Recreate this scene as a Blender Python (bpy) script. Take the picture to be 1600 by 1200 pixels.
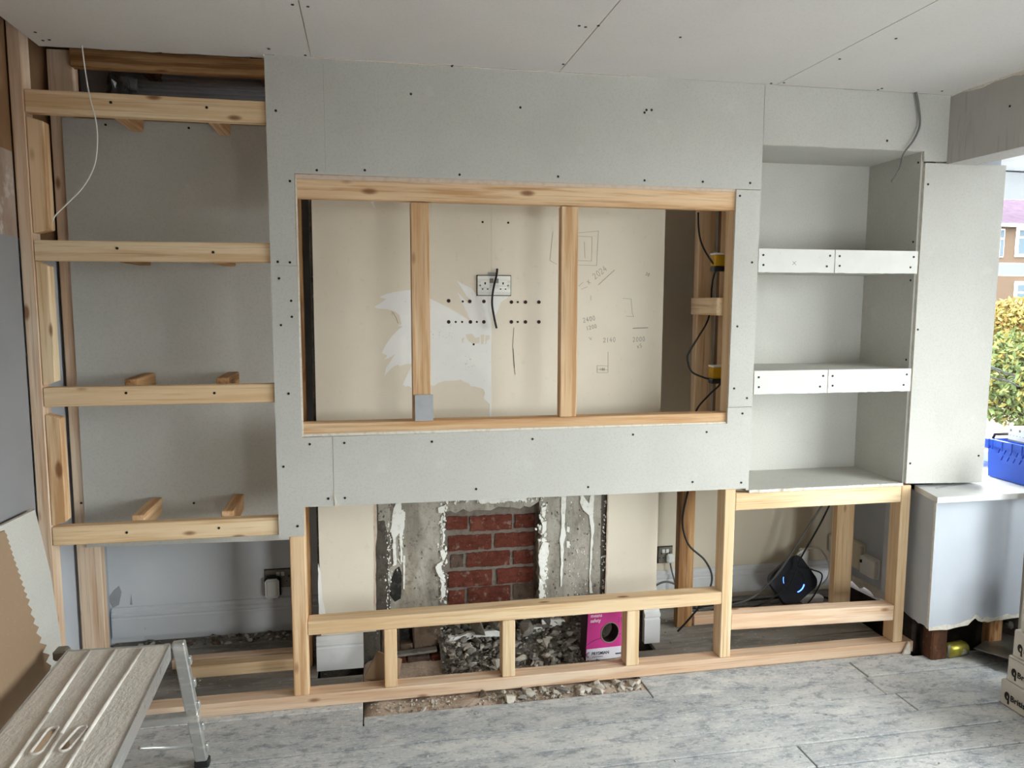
import bpy, bmesh, math, random
from mathutils import Vector, Matrix, noise
import numpy as np

for o in list(bpy.data.objects):
    bpy.data.objects.remove(o)
SC = bpy.context.scene
COL = SC.collection

# ------------------------------------------------------------------ camera
F_PX = 1200.0
YAW, PITCH, ROLL = math.radians(10.767), math.radians(6.23), math.radians(.154)
EYE = Vector((0, -3.0, 1.615))
_fw = Vector((math.sin(YAW) * math.cos(PITCH), math.cos(YAW) * math.cos(PITCH), -math.sin(PITCH)))
_r0 = Vector((math.cos(YAW), -math.sin(YAW), 0))
_u0 = _r0.cross(_fw)
_rt = _r0 * math.cos(ROLL) + _u0 * math.sin(ROLL)
_up = -_r0 * math.sin(ROLL) + _u0 * math.cos(ROLL)
cam = bpy.data.cameras.new('camera')
cam.sensor_width = 36
cam.lens = 36 * F_PX / 1600
cam.clip_start = .05
cam.clip_end = 300
co = bpy.data.objects.new('camera', cam)
COL.objects.link(co)
co.matrix_world = Matrix(((_rt.x, _up.x, -_fw.x, EYE.x), (_rt.y, _up.y, -_fw.y, EYE.y), (_rt.z, _up.z, -_fw.z, EYE.z), (0, 0, 0, 1)))
SC.camera = co

# ------------------------------------------------------------------ sky, light, exposure
SKY = 12.0
EXPOSURE = 1.0
w = bpy.data.worlds.new('overcast_sky')
SC.world = w
w.use_nodes = True
nt = w.node_tree
nt.nodes.clear()
wo = nt.nodes.new('ShaderNodeOutputWorld')
bg = nt.nodes.new('ShaderNodeBackground')
tc = nt.nodes.new('ShaderNodeTexCoord')
sx = nt.nodes.new('ShaderNodeSeparateXYZ')
rp = nt.nodes.new('ShaderNodeValToRGB')
rp.color_ramp.elements[0].position = 0
rp.color_ramp.elements[0].color = (.95, .98, 1.0, 1)
rp.color_ramp.elements[1].position = 1
rp.color_ramp.elements[1].color = (1.0, 1.01, 1.02, 1)
nt.links.new(tc.outputs['Generated'], sx.inputs[0])
nt.links.new(sx.outputs['Z'], rp.inputs[0])
nt.links.new(rp.outputs[0], bg.inputs[0])
bg.inputs[1].default_value = SKY
nt.links.new(bg.outputs[0], wo.inputs[0])
SC.view_settings.view_transform = 'Standard'
SC.view_settings.look = 'None'
SC.view_settings.gamma = 1
SC.view_settings.use_curve_mapping = False
SC.view_settings.exposure = EXPOSURE
try:
    SC.cycles.use_denoising = True
    SC.cycles.max_bounces = 10
    SC.cycles.diffuse_bounces = 8
    SC.cycles.transparent_max_bounces = 12
    SC.cycles.sample_clamp_indirect = 6
except Exception:
    pass


def portal(name, loc, rot, sxx, syy):
    l = bpy.data.lights.new(name, 'AREA')
    l.shape = 'RECTANGLE'
    l.size, l.size_y = sxx, syy
    l.cycles.is_portal = True
    o = bpy.data.objects.new(name, l)
    o.location = loc
    o.rotation_euler = rot
    COL.objects.link(o)


portal('bay_window_portal', (3.74, -2.14, 1.5), (0, math.pi / 2, 0), 1.6, 2.6)
portal('rear_fill_portal', (1.92, -4.6, .9), (math.pi / 2, 0, 0), 1.0, 1.7)  # portal for the added fill window
portal('return_window_portal', (3.2, .42, 1.5), (-math.pi / 2, 0, 0), 1.0, 1.6)


# ------------------------------------------------------------------ helpers
def at(x, y, Y):
    """photograph pixel -> point on the vertical plane at depth Y"""
    d = _rt * ((x - 800) / F_PX) + _up * ((600 - y) / F_PX) + _fw
    return EYE + d * ((Y - EYE.y) / d.y)


def xz(x, y, Y):
    p = at(x, y, Y)
    return (p.x, p.z)


def hexc(h):
    h = h.lstrip('#')
    v = [int(h[i:i + 2], 16) / 255 for i in (0, 2, 4)]
    return tuple(c / 12.92 if c <= .04045 else ((c + .055) / 1.055) ** 2.4 for c in v) + (1,)


def material(name, base, rough=.85, spec=.3, metal=0, layers=(), bump=None, coord='object', knots=None, vary=0, emit=None, offset=True):
    m = bpy.data.materials.new(name)
    m.use_nodes = True
    n, L = m.node_tree.nodes, m.node_tree.links
    b = n['Principled BSDF']
    b.inputs['Roughness'].default_value = rough
    b.inputs['Specular IOR Level'].default_value = spec
    b.inputs['Metallic'].default_value = metal
    base = hexc(base)
    m.diffuse_color = base
    if coord == 'world':
        g = n.new('ShaderNodeNewGeometry')
        vec = g.outputs['Position']
    else:
        t = n.new('ShaderNodeTexCoord')
        vec = t.outputs['Object']
        if offset:
            oi = n.new('ShaderNodeObjectInfo')
            mu = n.new('ShaderNodeMath')
            mu.operation = 'MULTIPLY'
            mu.inputs[1].default_value = 37.0
            L.new(oi.outputs['Random'], mu.inputs[0])
            ad = n.new('ShaderNodeVectorMath')
            ad.operation = 'ADD'
            L.new(vec, ad.inputs[0])
            L.new(mu.outputs[0], ad.inputs[1])
            vec = ad.outputs[0]

    def scaled(s):
        vm = n.new('ShaderNodeVectorMath')
        vm.operation = 'MULTIPLY'
        L.new(vec, vm.inputs[0])
        vm.inputs[1].default_value = s if isinstance(s, tuple) else (s, s, s)
        return vm.outputs[0]
    rgb = n.new('ShaderNodeRGB')
    rgb.outputs[0].default_value = base
    col = rgb.outputs[0]

    def mix(fac, c):
        nonlocal col
        mx = n.new('ShaderNodeMix')
        mx.data_type = 'RGBA'
        L.new(fac, mx.inputs[0])
        L.new(col, mx.inputs[6])
        mx.inputs[7].default_value = hexc(c)
        col = mx.outputs[2]

    def ramp(v, lo, hi, s):
        mr = n.new('ShaderNodeMapRange')
        mr.interpolation_type = 'SMOOTHSTEP'
        mr.inputs[1].default_value = lo
        mr.inputs[2].default_value = hi
        mr.inputs[3].default_value = 0
        mr.inputs[4].default_value = s
        L.new(v, mr.inputs[0])
        return mr.outputs[0]
    for (s, det, lo, hi, c, st) in layers:
        nz = n.new('ShaderNodeTexNoise')
        nz.inputs['Scale'].default_value = 1
        nz.inputs['Detail'].default_value = det
        nz.inputs['Roughness'].default_value = .6
        L.new(scaled(s), nz.inputs['Vector'])
        mix(ramp(nz.outputs[0], lo, hi, st), c)
    if knots:
        s, rad, c = knots
        vo = n.new('ShaderNodeTexVoronoi')
        vo.inputs['Scale'].default_value = 1
        L.new(scaled(s), vo.inputs['Vector'])
        mix(ramp(vo.outputs['Distance'], rad * 1.5, rad * .6, .85), c)
    if vary:
        oi2 = n.new('ShaderNodeObjectInfo')
        mr = n.new('ShaderNodeMapRange')
        mr.inputs[3].default_value = 1 - vary
        mr.inputs[4].default_value = 1 + vary
        L.new(oi2.outputs['Random'], mr.inputs[0])
        hs = n.new('ShaderNodeHueSaturation')
        L.new(mr.outputs[0], hs.inputs['Value'])
        L.new(col, hs.inputs['Color'])
        col = hs.outputs[0]
    L.new(col, b.inputs['Base Color'])
    if bump:
        s, st, dist = bump
        nz = n.new('ShaderNodeTexNoise')
        nz.inputs['Scale'].default_value = 1
        nz.inputs['Detail'].default_value = 5
        L.new(scaled(s), nz.inputs['Vector'])
        bp = n.new('ShaderNodeBump')
        bp.inputs['Strength'].default_value = st
        bp.inputs['Distance'].default_value = dist
        L.new(nz.outputs[0], bp.inputs['Height'])
        L.new(bp.outputs[0], b.inputs['Normal'])
    if emit:
        b.inputs['Emission Color'].default_value = hexc(emit[0])
        b.inputs['Emission Strength'].default_value = emit[1]
    return m


def pine(name, base, grain, knot='#7A4A28', ks=(3.4, 9, 9), kr=.085, vary=.06):
    return material(name, base, rough=.75, spec=.25, layers=[
        ((.9, 9, 9), 2, .4, .6, grain, .55), ((1.6, 36, 36), 5, .44, .62, grain, .9), ((2.5, 120, 120), 3, .55, .68, knot, .28),
        ((5, 160, 160), 2, .5, .8, '#F3DFC0', .25), ((1.1, 3, 3), 2, .6, .8, knot, .12)],
        knots=(ks, kr, knot), vary=vary, bump=((4, 90, 90), .12, .002))


M_pine = pine('pine_pale', '#E8D0AC', '#D3AF84')
M_pine_warm = pine('pine_warm', '#DFC09A', '#BE9063', kr=.1)
M_pine_red = pine('pine_pinkish', '#E2CBB2', '#CFAA8A')
M_pine_old = pine('pine_old', '#B98F62', '#7E5530')
M_joist = pine('joist_brown', '#7C5636', '#4A301D')
M_board = material('plasterboard_grey', '#C3C1BA', rough=.9, spec=.2, layers=[(3.0, 2, .35, .7, '#B9B7B0', .5), (140, 3, .45, .7, '#ABA9A3', .35), (9, 3, .62, .75, '#CDCBC5', .35)], bump=(320, .1, .0006), coord='world')
M_gyp = material('gypsum_core', '#D9D3C8', rough=.95, layers=[(60, 3, .45, .7, '#C5B6A4', .7)], bump=(150, .4, .002), coord='world')
M_edge = material('paper_edge_pinkish', '#D2C0AE', rough=.9, layers=[(40, 2, .4, .7, '#BFA490', .5)], coord='world')
M_ceil = material('ceiling_board', '#D8D4D0', rough=.92, spec=.15, layers=[(2.0, 2, .35, .7, '#D0CCC8', .5), (140, 3, .45, .7, '#C4C0BC', .3)], bump=(320, .08, .0006), coord='world')
M_beige = material('beige_board_paper', '#E8DFCE', rough=.9, spec=.2, layers=[(2.5, 3, .35, .7, '#E0D6C4', .6), (40, 3, .6, .75, '#CFC3AE', .25), ((6, 6, 1.5), 2, .6, .8, '#E6DED2', .5)], bump=(200, .08, .0008), coord='world')
M_torn = material('torn_white_paper', '#F4F3EF', rough=.9, layers=[(5, 3, .4, .7, '#E9E9E6', .6), (60, 3, .66, .74, '#C9C2B6', .4)], coord='world')
M_render = material('cement_render', '#AFAA9F', rough=.95, spec=.15, layers=[((9, 9, 3), 4, .4, .68, '#837D72', .9), ((5, 5, 2), 5, .5, .66, '#9C8F7C', .6), (45, 4, .53, .72, '#5C564E', .6), ((12, 12, 4), 3, .6, .78, '#C9C4B8', .6), ((30, 30, 18), 5, .6, .7, '#5E584F', .35), (4, 3, .62, .75, '#867A66', .5)], bump=(28, .55, .015), coord='world')
M_soot = material('soot_black', '#2B2A28', rough=.95, layers=[(40, 4, .5, .7, '#56514A', .7)], bump=(60, .4, .006), coord='world')
M_darkren = material('dark_old_plaster', '#57524A', rough=.95, layers=[(30, 4, .45, .7, '#37332E', .8), (60, 3, .6, .75, '#B9B2A6', .5)], bump=(40, .6, .012), coord='world')
M_plaster = material('white_plaster_drip', '#ECECE6', rough=.8, layers=[(45, 4, .5, .75, '#B7B2A6', .6)], bump=(60, .4, .006), coord='world')
M_mortar = material('mortar_grey', '#776E65', rough=.95, layers=[(50, 4, .45, .7, '#5C544B', .7), (9, 2, .5, .7, '#8C847A', .4)], bump=(70, .5, .006), coord='world')
M_brick = material('red_brick', '#613328', rough=.95, spec=.15, coord='world', layers=[((30, 30, 60), 5, .42, .68, '#4C2820', .8), (14, 4, .5, .7, '#75473A', .6), (26, 5, .58, .7, '#8C7C70', .6), (90, 3, .62, .75, '#A2796A', .5)], bump=(90, .6, .005), vary=.1)
M_brickd = material('dark_brick', '#5C4A40', rough=.95, layers=[(40, 4, .45, .65, '#3A332D', .8), (80, 3, .6, .72, '#938377', .5)], bump=(80, .6, .006))
M_wallb = material('painted_wall_bluegrey', '#DADCDF', rough=.8, layers=[(2.5, 3, .4, .7, '#CFD1D4', .6), (30, 4, .66, .76, '#9A9A98', .45)], bump=(50, .15, .003), coord='world')
M_wallr = material('painted_wall_beige', '#E2D7C2', rough=.85, layers=[(3, 2, .4, .7, '#D9CDB6', .5)], coord='world')
M_skimp = material('bare_plaster_pinkish', '#A9988B', rough=.9, layers=[((4, 4, 2), 4, .4, .65, '#8C7260', .8), (12, 4, .55, .7, '#C9C2BC', .6)], bump=(20, .3, .006), coord='world')
M_brown = material('brown_board_back', '#8A6A4C', rough=.9, layers=[((4, 4, 2), 3, .4, .7, '#6F5238', .7)], coord='world')
M_white = material('white_paint', '#E4E5E6', rough=.5, spec=.4, layers=[(8, 3, .5, .75, '#D5D6D6', .5), (50, 3, .7, .78, '#A9A59E', .4)], coord='world')
M_upvc = material('white_window_frame', '#F0F2F3', rough=.35, spec=.5, layers=[(5, 2, .5, .8, '#E6E9EA', .4)], coord='world')
M_bay = material('bay_wall_paint', '#B7BCC4', rough=.8, layers=[(3, 3, .4, .7, '#ADB2BA', .6), (60, 3, .68, .78, '#CCCED0', .35)], bump=(60, .1, .003), coord='world')
M_void = material('dark_void_masonry', '#3B3029', rough=.98, layers=[(14, 4, .4, .7, '#241D18', .8)], bump=(30, .5, .01), coord='world')
M_rust = material('rotten_brown_wood', '#5C3B28', rough=.95, layers=[((30, 30, 6), 4, .4, .7, '#38241A', .8), (60, 3, .62, .75, '#8E7361', .5)], bump=(50, .6, .01), coord='world')
M_plank = material('dusty_floorboard', '#C6C5C3', rough=.85, spec=.25, coord='world', vary=.07, layers=[
    ((1.0, 2.0, 1), 4, .42, .62, '#A4A9AD', .6), ((5, 18, 5), 8, .46, .66, '#8D9399', .5), ((14, 26, 14), 8, .5, .64, '#737A82', .6), ((4, 7, 4), 7, .5, .64, '#CFCEC9', .75),
    ((50, 90, 50), 6, .5, .66, '#D9D7D2', .55), ((45, 80, 40), 6, .56, .68, '#747B83', .6), ((3, 160, 3), 3, .6, .7, '#848A90', .35), (150, 2, .64, .72, '#EDEBE6', .7)], bump=((25, 60, 25), .25, .003))
M_plankd = material('darker_floorboard', '#96918A', rough=.92, coord='world', layers=[
    ((2, 9, 1), 4, .4, .62, '#6C6761', .8), ((20, 50, 20), 4, .55, .72, '#B3ADA3', .55), (80, 2, .66, .76, '#D6D0C5', .5)], bump=((25, 60, 25), .25, .004))
M_sand = material('sandy_mortar_bed', '#C0AE9E', rough=.97, layers=[(9, 4, .4, .65, '#A08C7B', .7), (90, 3, .55, .72, '#DACDBF', .6)], bump=(70, .7, .008), coord='world')
M_stone = material('grey_rubble_stone', '#8A857D', rough=.95, layers=[(14, 4, .4, .65, '#66615A', .7), (60, 3, .58, .72, '#ADA79D', .5)], bump=(60, .5, .006), vary=.25)
M_stoned = material('sooty_rubble_stone', '#77726B', rough=.95, layers=[(14, 4, .4, .65, '#4A4641', .7), (60, 3, .6, .72, '#9A948A', .5)], bump=(60, .5, .006), vary=.3)
M_stonew = material('pale_plaster_lump', '#B9B2A7', rough=.95, layers=[(20, 4, .4, .65, '#A79F93', .7)], bump=(60, .5, .006), vary=.12)
M_stoneb = material('brown_hearth_stone', '#6C5A4B', rough=.95, layers=[(12, 4, .4, .65, '#473A30', .8), (50, 3, .6, .72, '#A19384', .6)], bump=(40, .6, .01), coord='world')
M_screw = material('black_screw', '#1A1A1A', rough=.5, spec=.5, metal=.4)
M_plug = material('red_wall_plug', '#5A2A22', rough=.7)
M_pencil = material('pencil_line', '#8B857A', rough=.8)
M_pencild = material('dark_pencil_line', '#5C564D', rough=.8)
M_steel = material('brushed_steel', '#EDECE6', rough=.42, spec=.5, metal=.25, layers=[((2, 2, 90), 2, .4, .7, '#B9B8B2', .5)])
M_dsteel = material('dull_steel', '#8B867C', rough=.45, metal=.7, layers=[(20, 3, .4, .7, '#6C675F', .6)])
M_wplast = material('white_plastic', '#E8E8E3', rough=.45, spec=.5, layers=[(20, 2, .6, .8, '#D3D2CB', .4)])
M_cplast = material('cream_plastic', '#D9D2BE', rough=.5, spec=.5, layers=[(20, 2, .6, .8, '#C4BCA6', .4)])
M_black = material('black_plastic', '#1D1D1F', rough=.5, spec=.4, layers=[(30, 2, .6, .8, '#333336', .5)])
M_navy = material('dark_blue_plastic', '#23262F', rough=.45, spec=.5, layers=[(60, 2, .5, .8, '#2E323C', .5)])
M_led = material('blue_led', '#3A62FF', emit=('#4A7BFF', 3.0))
M_gcable = material('grey_cable', '#6E6C69', rough=.6)
M_wcable = material('white_cable', '#E6E4DE', rough=.6)
M_yellow = material('yellow_plastic', '#C99A1E', rough=.6, layers=[(20, 2, .5, .8, '#A87D12', .5)])
M_pink = material('magenta_card', '#C8398C', rough=.5, spec=.35, layers=[(6, 2, .4, .7, '#BF3485', .5)])
M_pinkd = material('dark_card_side', '#3B2530', rough=.6)
M_label = material('white_label', '#DCDBE3', rough=.5)
M_ink = material('dark_blue_ink', '#2E3145', rough=.6)
M_inkb = material('black_ink', '#26221F', rough=.7)
M_inkw = material('white_ink', '#F2E6EE', rough=.6)
M_cardbox = material('dusty_white_carton', '#C9C2B8', rough=.8, layers=[(5, 3, .4, .7, '#B8AFA3', .6), (70, 3, .6, .75, '#DCD7CF', .4)], bump=(40, .1, .003))
M_brownpaper = material('brown_card', '#947C64', rough=.85, layers=[(2.5, 3, .4, .7, '#8A7259', .6), (60, 3, .55, .75, '#A58E76', .4)], bump=(90, .1, .001), coord='world')
M_deck = material('plaster_caked_deck', '#E0DBD3', rough=.95, layers=[((30, 16, 30), 5, .45, .7, '#CFC8BE', .6), (150, 4, .5, .72, '#E6E2DB', .4), ((90, 20, 30), 4, .62, .74, '#BDB5AB', .3)], bump=((95, 60, 80), .6, .006), coord='world')
M_alu = material('splattered_aluminium', '#C4C5C4', rough=.38, metal=.75, layers=[((8, 8, 30), 4, .5, .68, '#E4E2DC', .8), (30, 3, .6, .75, '#7F7F7C', .6)], bump=(50, .3, .004))
M_crate = material('blue_crate_plastic', '#2A55BE', rough=.45, spec=.45, layers=[(10, 3, .5, .75, '#3E72E4', .5), (70, 3, .68, .78, '#8FA9E0', .5)])
M_can = material('yellow_can', '#A89D45', rough=.3, metal=.5, layers=[(25, 3, .45, .6, '#8E8A2E', .7), ((18, 60, 18), 2, .6, .66, '#C9CBD0', .8)])
M_extbrick = material('house_brick', '#473C33', rough=1, spec=0, layers=[((2, 2, 9), 3, .4, .65, '#423830', .7)], coord='world')
M_roof = material('roof_tile', '#3C333C', rough=1, spec=0, layers=[((3, 3, 3), 3, .4, .65, '#352D34', .7)], coord='world', vary=.1)
M_extglass = material('far_window_glass', '#39434B', rough=.4, spec=.05)
M_leafy = material('yellow_leaf', '#6B6238', rough=1, spec=0, vary=.2)
M_leafg = material('green_leaf', '#4A5436', rough=1, spec=0, vary=.2)
M_leafo = material('orange_leaf', '#6E5636', rough=1, spec=0, vary=.2)
M_bark = material('grey_bark', '#4A423A', rough=1, spec=0, layers=[((20, 20, 5), 3, .4, .7, '#4E463F', .8)])
M_ground = material('outdoor_paving', '#4E4842', rough=1, spec=0, layers=[(1.2, 4, .4, .65, '#5E5852', .7), (6, 3, .5, .7, '#7B6C60', .5)], coord='world')
M_rear = material('rear_wall_paint', '#8E8880', rough=.9, coord='world', layers=[(2, 2, .4, .7, '#86807A', .5)])
M_lwall = material('grey_purple_board', '#8D8C8E', rough=.9, spec=.15, layers=[(3, 2, .4, .7, '#858486', .5), (50, 3, .66, .76, '#A1A0A2', .3)], coord='world')
M_fascia = material('white_fascia_board', '#D9D8D3', rough=.9, layers=[(6, 3, .4, .7, '#CECDC7', .6), (60, 3, .66, .76, '#B3B1AB', .3)], coord='world')
M_rbed = material('rubble_dust', '#7A746B', rough=.97, layers=[(18, 4, .42, .66, '#55504A', .8), (70, 4, .52, .7, '#A29B90', .6)], bump=(60, .9, .012), coord='world')
M_gwood = pine('weathered_grey_board', '#A39A8E', '#7D746A')
M_grey = material('grey_board_offcut', '#A9AAAC', rough=.9, layers=[(30, 3, .4, .7, '#9C9D9F', .5)])


def glass_material():
    m = bpy.data.materials.new('window_glass')
    m.use_nodes = True
    n, L = m.node_tree.nodes, m.node_tree.links
    n.clear()
    o = n.new('ShaderNodeOutputMaterial')
    t = n.new('ShaderNodeBsdfTransparent')
    t.inputs[0].default_value = (.95, .97, .96, 1)
    g = n.new('ShaderNodeBsdfGlossy')
    g.inputs['Roughness'].default_value = .02
    f = n.new('ShaderNodeFresnel')
    f.inputs[0].default_value = 1.08
    x = n.new('ShaderNodeMixShader')
    L.new(f.outputs[0], x.inputs[0])
    L.new(t.outputs[0], x.inputs[1])
    L.new(g.outputs[0], x.inputs[2])
    L.new(x.outputs[0], o.inputs[0])
    return m


M_glass = glass_material()

WL = {}


def tag(o, label=None, cat=None, group=None, kind=None):
    if label: o['label'] = label
    if cat: o['category'] = cat
    if group: o['group'] = group
    if kind: o['kind'] = kind
    return o


def empty(name, loc=(0, 0, 0), label=None, cat=None, group=None, kind=None, parent=None):
    o = bpy.data.objects.new(name, None)
    o.empty_display_size = .05
    COL.objects.link(o)
    WL[o.name] = Vector(loc)
    o.location = Vector(loc) - (WL[parent.name] if parent else Vector())
    if parent: o.parent = parent
    return tag(o, label, cat, group, kind)


def link(name, me, mats, parent, center, rot=None):
    for m in (mats if isinstance(mats, (list, tuple)) else [mats]):
        me.materials.append(m)
    o = bpy.data.objects.new(name, me)
    COL.objects.link(o)
    WL[o.name] = Vector(center)
    o.location = Vector(center) - (WL[parent.name] if parent else Vector())
    if rot is not None:
        o.rotation_euler = rot
    if parent: o.parent = parent
    return o


def obj(name, bm, mats, parent=None, smooth=False, **kw):
    """bm is in world coordinates; the object's origin becomes its centre (or base for a top-level thing)"""
    xs = np.array([v.co[:] for v in bm.verts])
    lo, hi = xs.min(0), xs.max(0)
    c = Vector((lo + hi) / 2)
    bmesh.ops.translate(bm, verts=bm.verts, vec=-c)
    me = bpy.data.meshes.new(name)
    bm.normal_update()
    bm.to_mesh(me)
    bm.free()
    if smooth:
        for p in me.polygons: p.use_smooth = True
    return tag(link(name, me, mats, parent, c), kw.get('label'), kw.get('cat'), kw.get('group'), kw.get('kind'))


def add_box(bm, x0, x1, y0, y1, z0, z1, bev=0, mi=0, mtx=None):
    r = bmesh.ops.create_cube(bm, size=1)
    vs = r['verts']
    for v in vs:
        v.co = Vector((x0 + (v.co.x + .5) * (x1 - x0), y0 + (v.co.y + .5) * (y1 - y0), z0 + (v.co.z + .5) * (z1 - z0)))
    es = list({e for v in vs for e in v.link_edges})
    fs = list({f for v in vs for f in v.link_faces})
    for f in fs: f.material_index = mi
    allv = list(vs)
    if bev:
        rr = bmesh.ops.bevel(bm, geom=es, offset=bev, segments=1, affect='EDGES')
        allv = list(set([v for v in vs if v.is_valid] + rr['verts']))
        for f in rr['faces']: f.material_index = mi
    if mtx is not None:
        bmesh.ops.transform(bm, verts=allv, matrix=mtx)
    return allv


def box(name, x0, x1, y0, y1, z0, z1, m, parent=None, bev=0, **kw):
    bm = bmesh.new()
    add_box(bm, x0, x1, y0, y1, z0, z1, bev)
    return obj(name, bm, m, parent, **kw)


def timber(name, x0, x1, y0, y1, z0, z1, m=None, parent=None, bev=.003, ends=(0, 0), tilt=0, **kw):
    """a sawn timber; its own long axis is the local X axis so that the grain runs along it. ends: how far each end is cut back on a slant"""
    m = m or M_pine
    d = (x1 - x0, y1 - y0, z1 - z0)
    ax = max(range(3), key=lambda i: d[i])
    c = Vector(((x0 + x1) / 2, (y0 + y1) / 2, (z0 + z1) / 2))
    if ax == 0: l, ww, h, rot = d[0], d[1], d[2], (0, tilt, 0)
    elif ax == 1: l, ww, h, rot = d[1], d[0], d[2], (0, 0, math.pi / 2)
    else: l, ww, h, rot = d[2], d[1], d[0], (0, -math.pi / 2, 0)
    bm = bmesh.new()
    add_box(bm, -l / 2, l / 2, -ww / 2, ww / 2, -h / 2, h / 2, bev)
    if ends[0] or ends[1]:
        for v in bm.verts:
            if v.co.z < 0:
                if v.co.x > 0: v.co.x -= ends[1]
                else: v.co.x += ends[0]
    me = bpy.data.meshes.new(name)
    bm.to_mesh(me)
    bm.free()
    return tag(link(name, me, m, parent, c, rot), kw.get('label'), kw.get('cat'), kw.get('group'), kw.get('kind'))


def ragged(poly, edges, amp, step, rnd):
    """break the listed edges of a 2-D outline into a rough line"""
    out = []
    for i, p in enumerate(poly):
        q = poly[(i + 1) % len(poly)]
        out.append(p)
        if i in edges:
            l = math.hypot(q[0] - p[0], q[1] - p[1])
            k = max(1, int(l / step))
            nx, ny = -(q[1] - p[1]) / l, (q[0] - p[0]) / l
            for j in range(1, k):
                t = (j + rnd.uniform(-.3, .3)) / k
                a = rnd.uniform(-amp, amp)
                out.append((p[0] + (q[0] - p[0]) * t + nx * a, p[1] + (q[1] - p[1]) * t + ny * a))
    return out


def add_prism(bm, poly, a, b, plane='XZ', holes=(), mi=0, ms=None):
    """outline (with holes) extruded between a and b along the axis the plane leaves out"""
    ms = mi if ms is None else ms

    def P(u, v, t):
        return {'XZ': (u, t, v), 'XY': (u, v, t), 'YZ': (t, u, v)}[plane]
    loops = [poly] + list(holes)
    caps = []
    for t in (a, b):
        es, rings = [], []
        for lp in loops:
            vs = [bm.verts.new(P(u, v, t)) for u, v in lp]
            rings.append(vs)
            es += [bm.edges.new((vs[i], vs[(i + 1) % len(vs)])) for i in range(len(vs))]
        r = bmesh.ops.triangle_fill(bm, edges=es, use_beauty=True, use_dissolve=False)
        for g in r['geom']:
            if isinstance(g, bmesh.types.BMFace): g.material_index = mi
        caps.append(rings)
    for r0, r1 in zip(*caps):
        k = len(r0)
        for i in range(k):
            f = bm.faces.new((r0[i], r0[(i + 1) % k], r1[(i + 1) % k], r1[i]))
            f.material_index = ms
    bmesh.ops.recalc_face_normals(bm, faces=bm.faces)


def prism(name, poly, a, b, mats, parent=None, plane='XZ', holes=(), two=False, **kw):
    bm = bmesh.new()
    add_prism(bm, poly, a, b, plane, holes, 0, 1 if two else 0)
    return obj(name, bm, mats, parent, **kw)


def rect(x0, x1, z0, z1):
    return [(x0, z0), (x1, z0), (x1, z1), (x0, z1)]


def circle(cx, cz, r, n=20, rz=None):
    rz = rz or r
    return [(cx + r * math.cos(2 * math.pi * i / n), cz + rz * math.sin(2 * math.pi * i / n)) for i in range(n)]


def smooth_path(pts, per=8):
    pts = [Vector(p) for p in pts]
    out = []
    for i in range(len(pts) - 1):
        p0, p1, p2, p3 = pts[max(i - 1, 0)], pts[i], pts[i + 1], pts[min(i + 2, len(pts) - 1)]
        for j in range(per):
            t = j / per
            out.append(.5 * ((2 * p1) + (p2 - p0) * t + (2 * p0 - 5 * p1 + 4 * p2 - p3) * t * t + (3 * p1 - p0 - 3 * p2 + p3) * t ** 3))
    out.append(pts[-1])
    return out


def add_tube(bm, pts, r, n=7, smooth=True, per=8, mi=0):
    ps = smooth_path(pts, per) if smooth and len(pts) > 2 else [Vector(p) for p in pts]
    rings = []
    nrm = None
    for i, p in enumerate(ps):
        t = (ps[min(i + 1, len(ps) - 1)] - ps[max(i - 1, 0)]).normalized()
        if nrm is None:
            nrm = t.orthogonal().normalized()
        nrm = (nrm - t * nrm.dot(t)).normalized()
        bn = t.cross(nrm)
        rr = r(i / (len(ps) - 1)) if callable(r) else r
        rings.append([bm.verts.new(p + (nrm * math.cos(2 * math.pi * k / n) + bn * math.sin(2 * math.pi * k / n)) * rr) for k in range(n)])
    for a, b in zip(rings, rings[1:]):
        for k in range(n):
            f = bm.faces.new((a[k], a[(k + 1) % n], b[(k + 1) % n], b[k]))
            f.smooth = True
            f.material_index = mi
    for rg in (rings[0], rings[-1]):
        try: bm.faces.new(rg).material_index = mi
        except ValueError: pass
    bmesh.ops.recalc_face_normals(bm, faces=bm.faces)


def tube(name, pts, r, m, parent=None, n=7, smooth=True, per=8, **kw):
    bm = bmesh.new()
    add_tube(bm, pts, r, n, smooth, per)
    return obj(name, bm, m, parent, **kw)


def add_cyl(bm, c, r, d, axis='Y', n=12, mi=0, r2=None):
    rr = bmesh.ops.create_cone(bm, cap_ends=True, segments=n, radius1=r, radius2=r if r2 is None else r2, depth=d)
    mt = {'Y': Matrix.Rotation(math.pi / 2, 4, 'X'), 'X': Matrix.Rotation(math.pi / 2, 4, 'Y'), 'Z': Matrix.Identity(4)}[axis]
    bmesh.ops.transform(bm, verts=rr['verts'], matrix=Matrix.Translation(c) @ mt)
    for f in {f for v in rr['verts'] for f in v.link_faces}: f.material_index = mi
    return rr['verts']


def text(name, body, size, m, parent, matrix, extrude=.0004, bold=0):
    cu = bpy.data.curves.new(name, 'FONT')
    cu.body = body
    cu.size = size
    cu.extrude = extrude
    cu.offset = bold
    cu.resolution_u = 2
    t = bpy.data.objects.new('tmp_text', cu)
    me = bpy.data.meshes.new_from_object(t)
    bpy.data.objects.remove(t)
    me.transform(matrix)
    bm = bmesh.new()
    bm.from_mesh(me)
    return obj(name, bm, m, parent)


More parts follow.
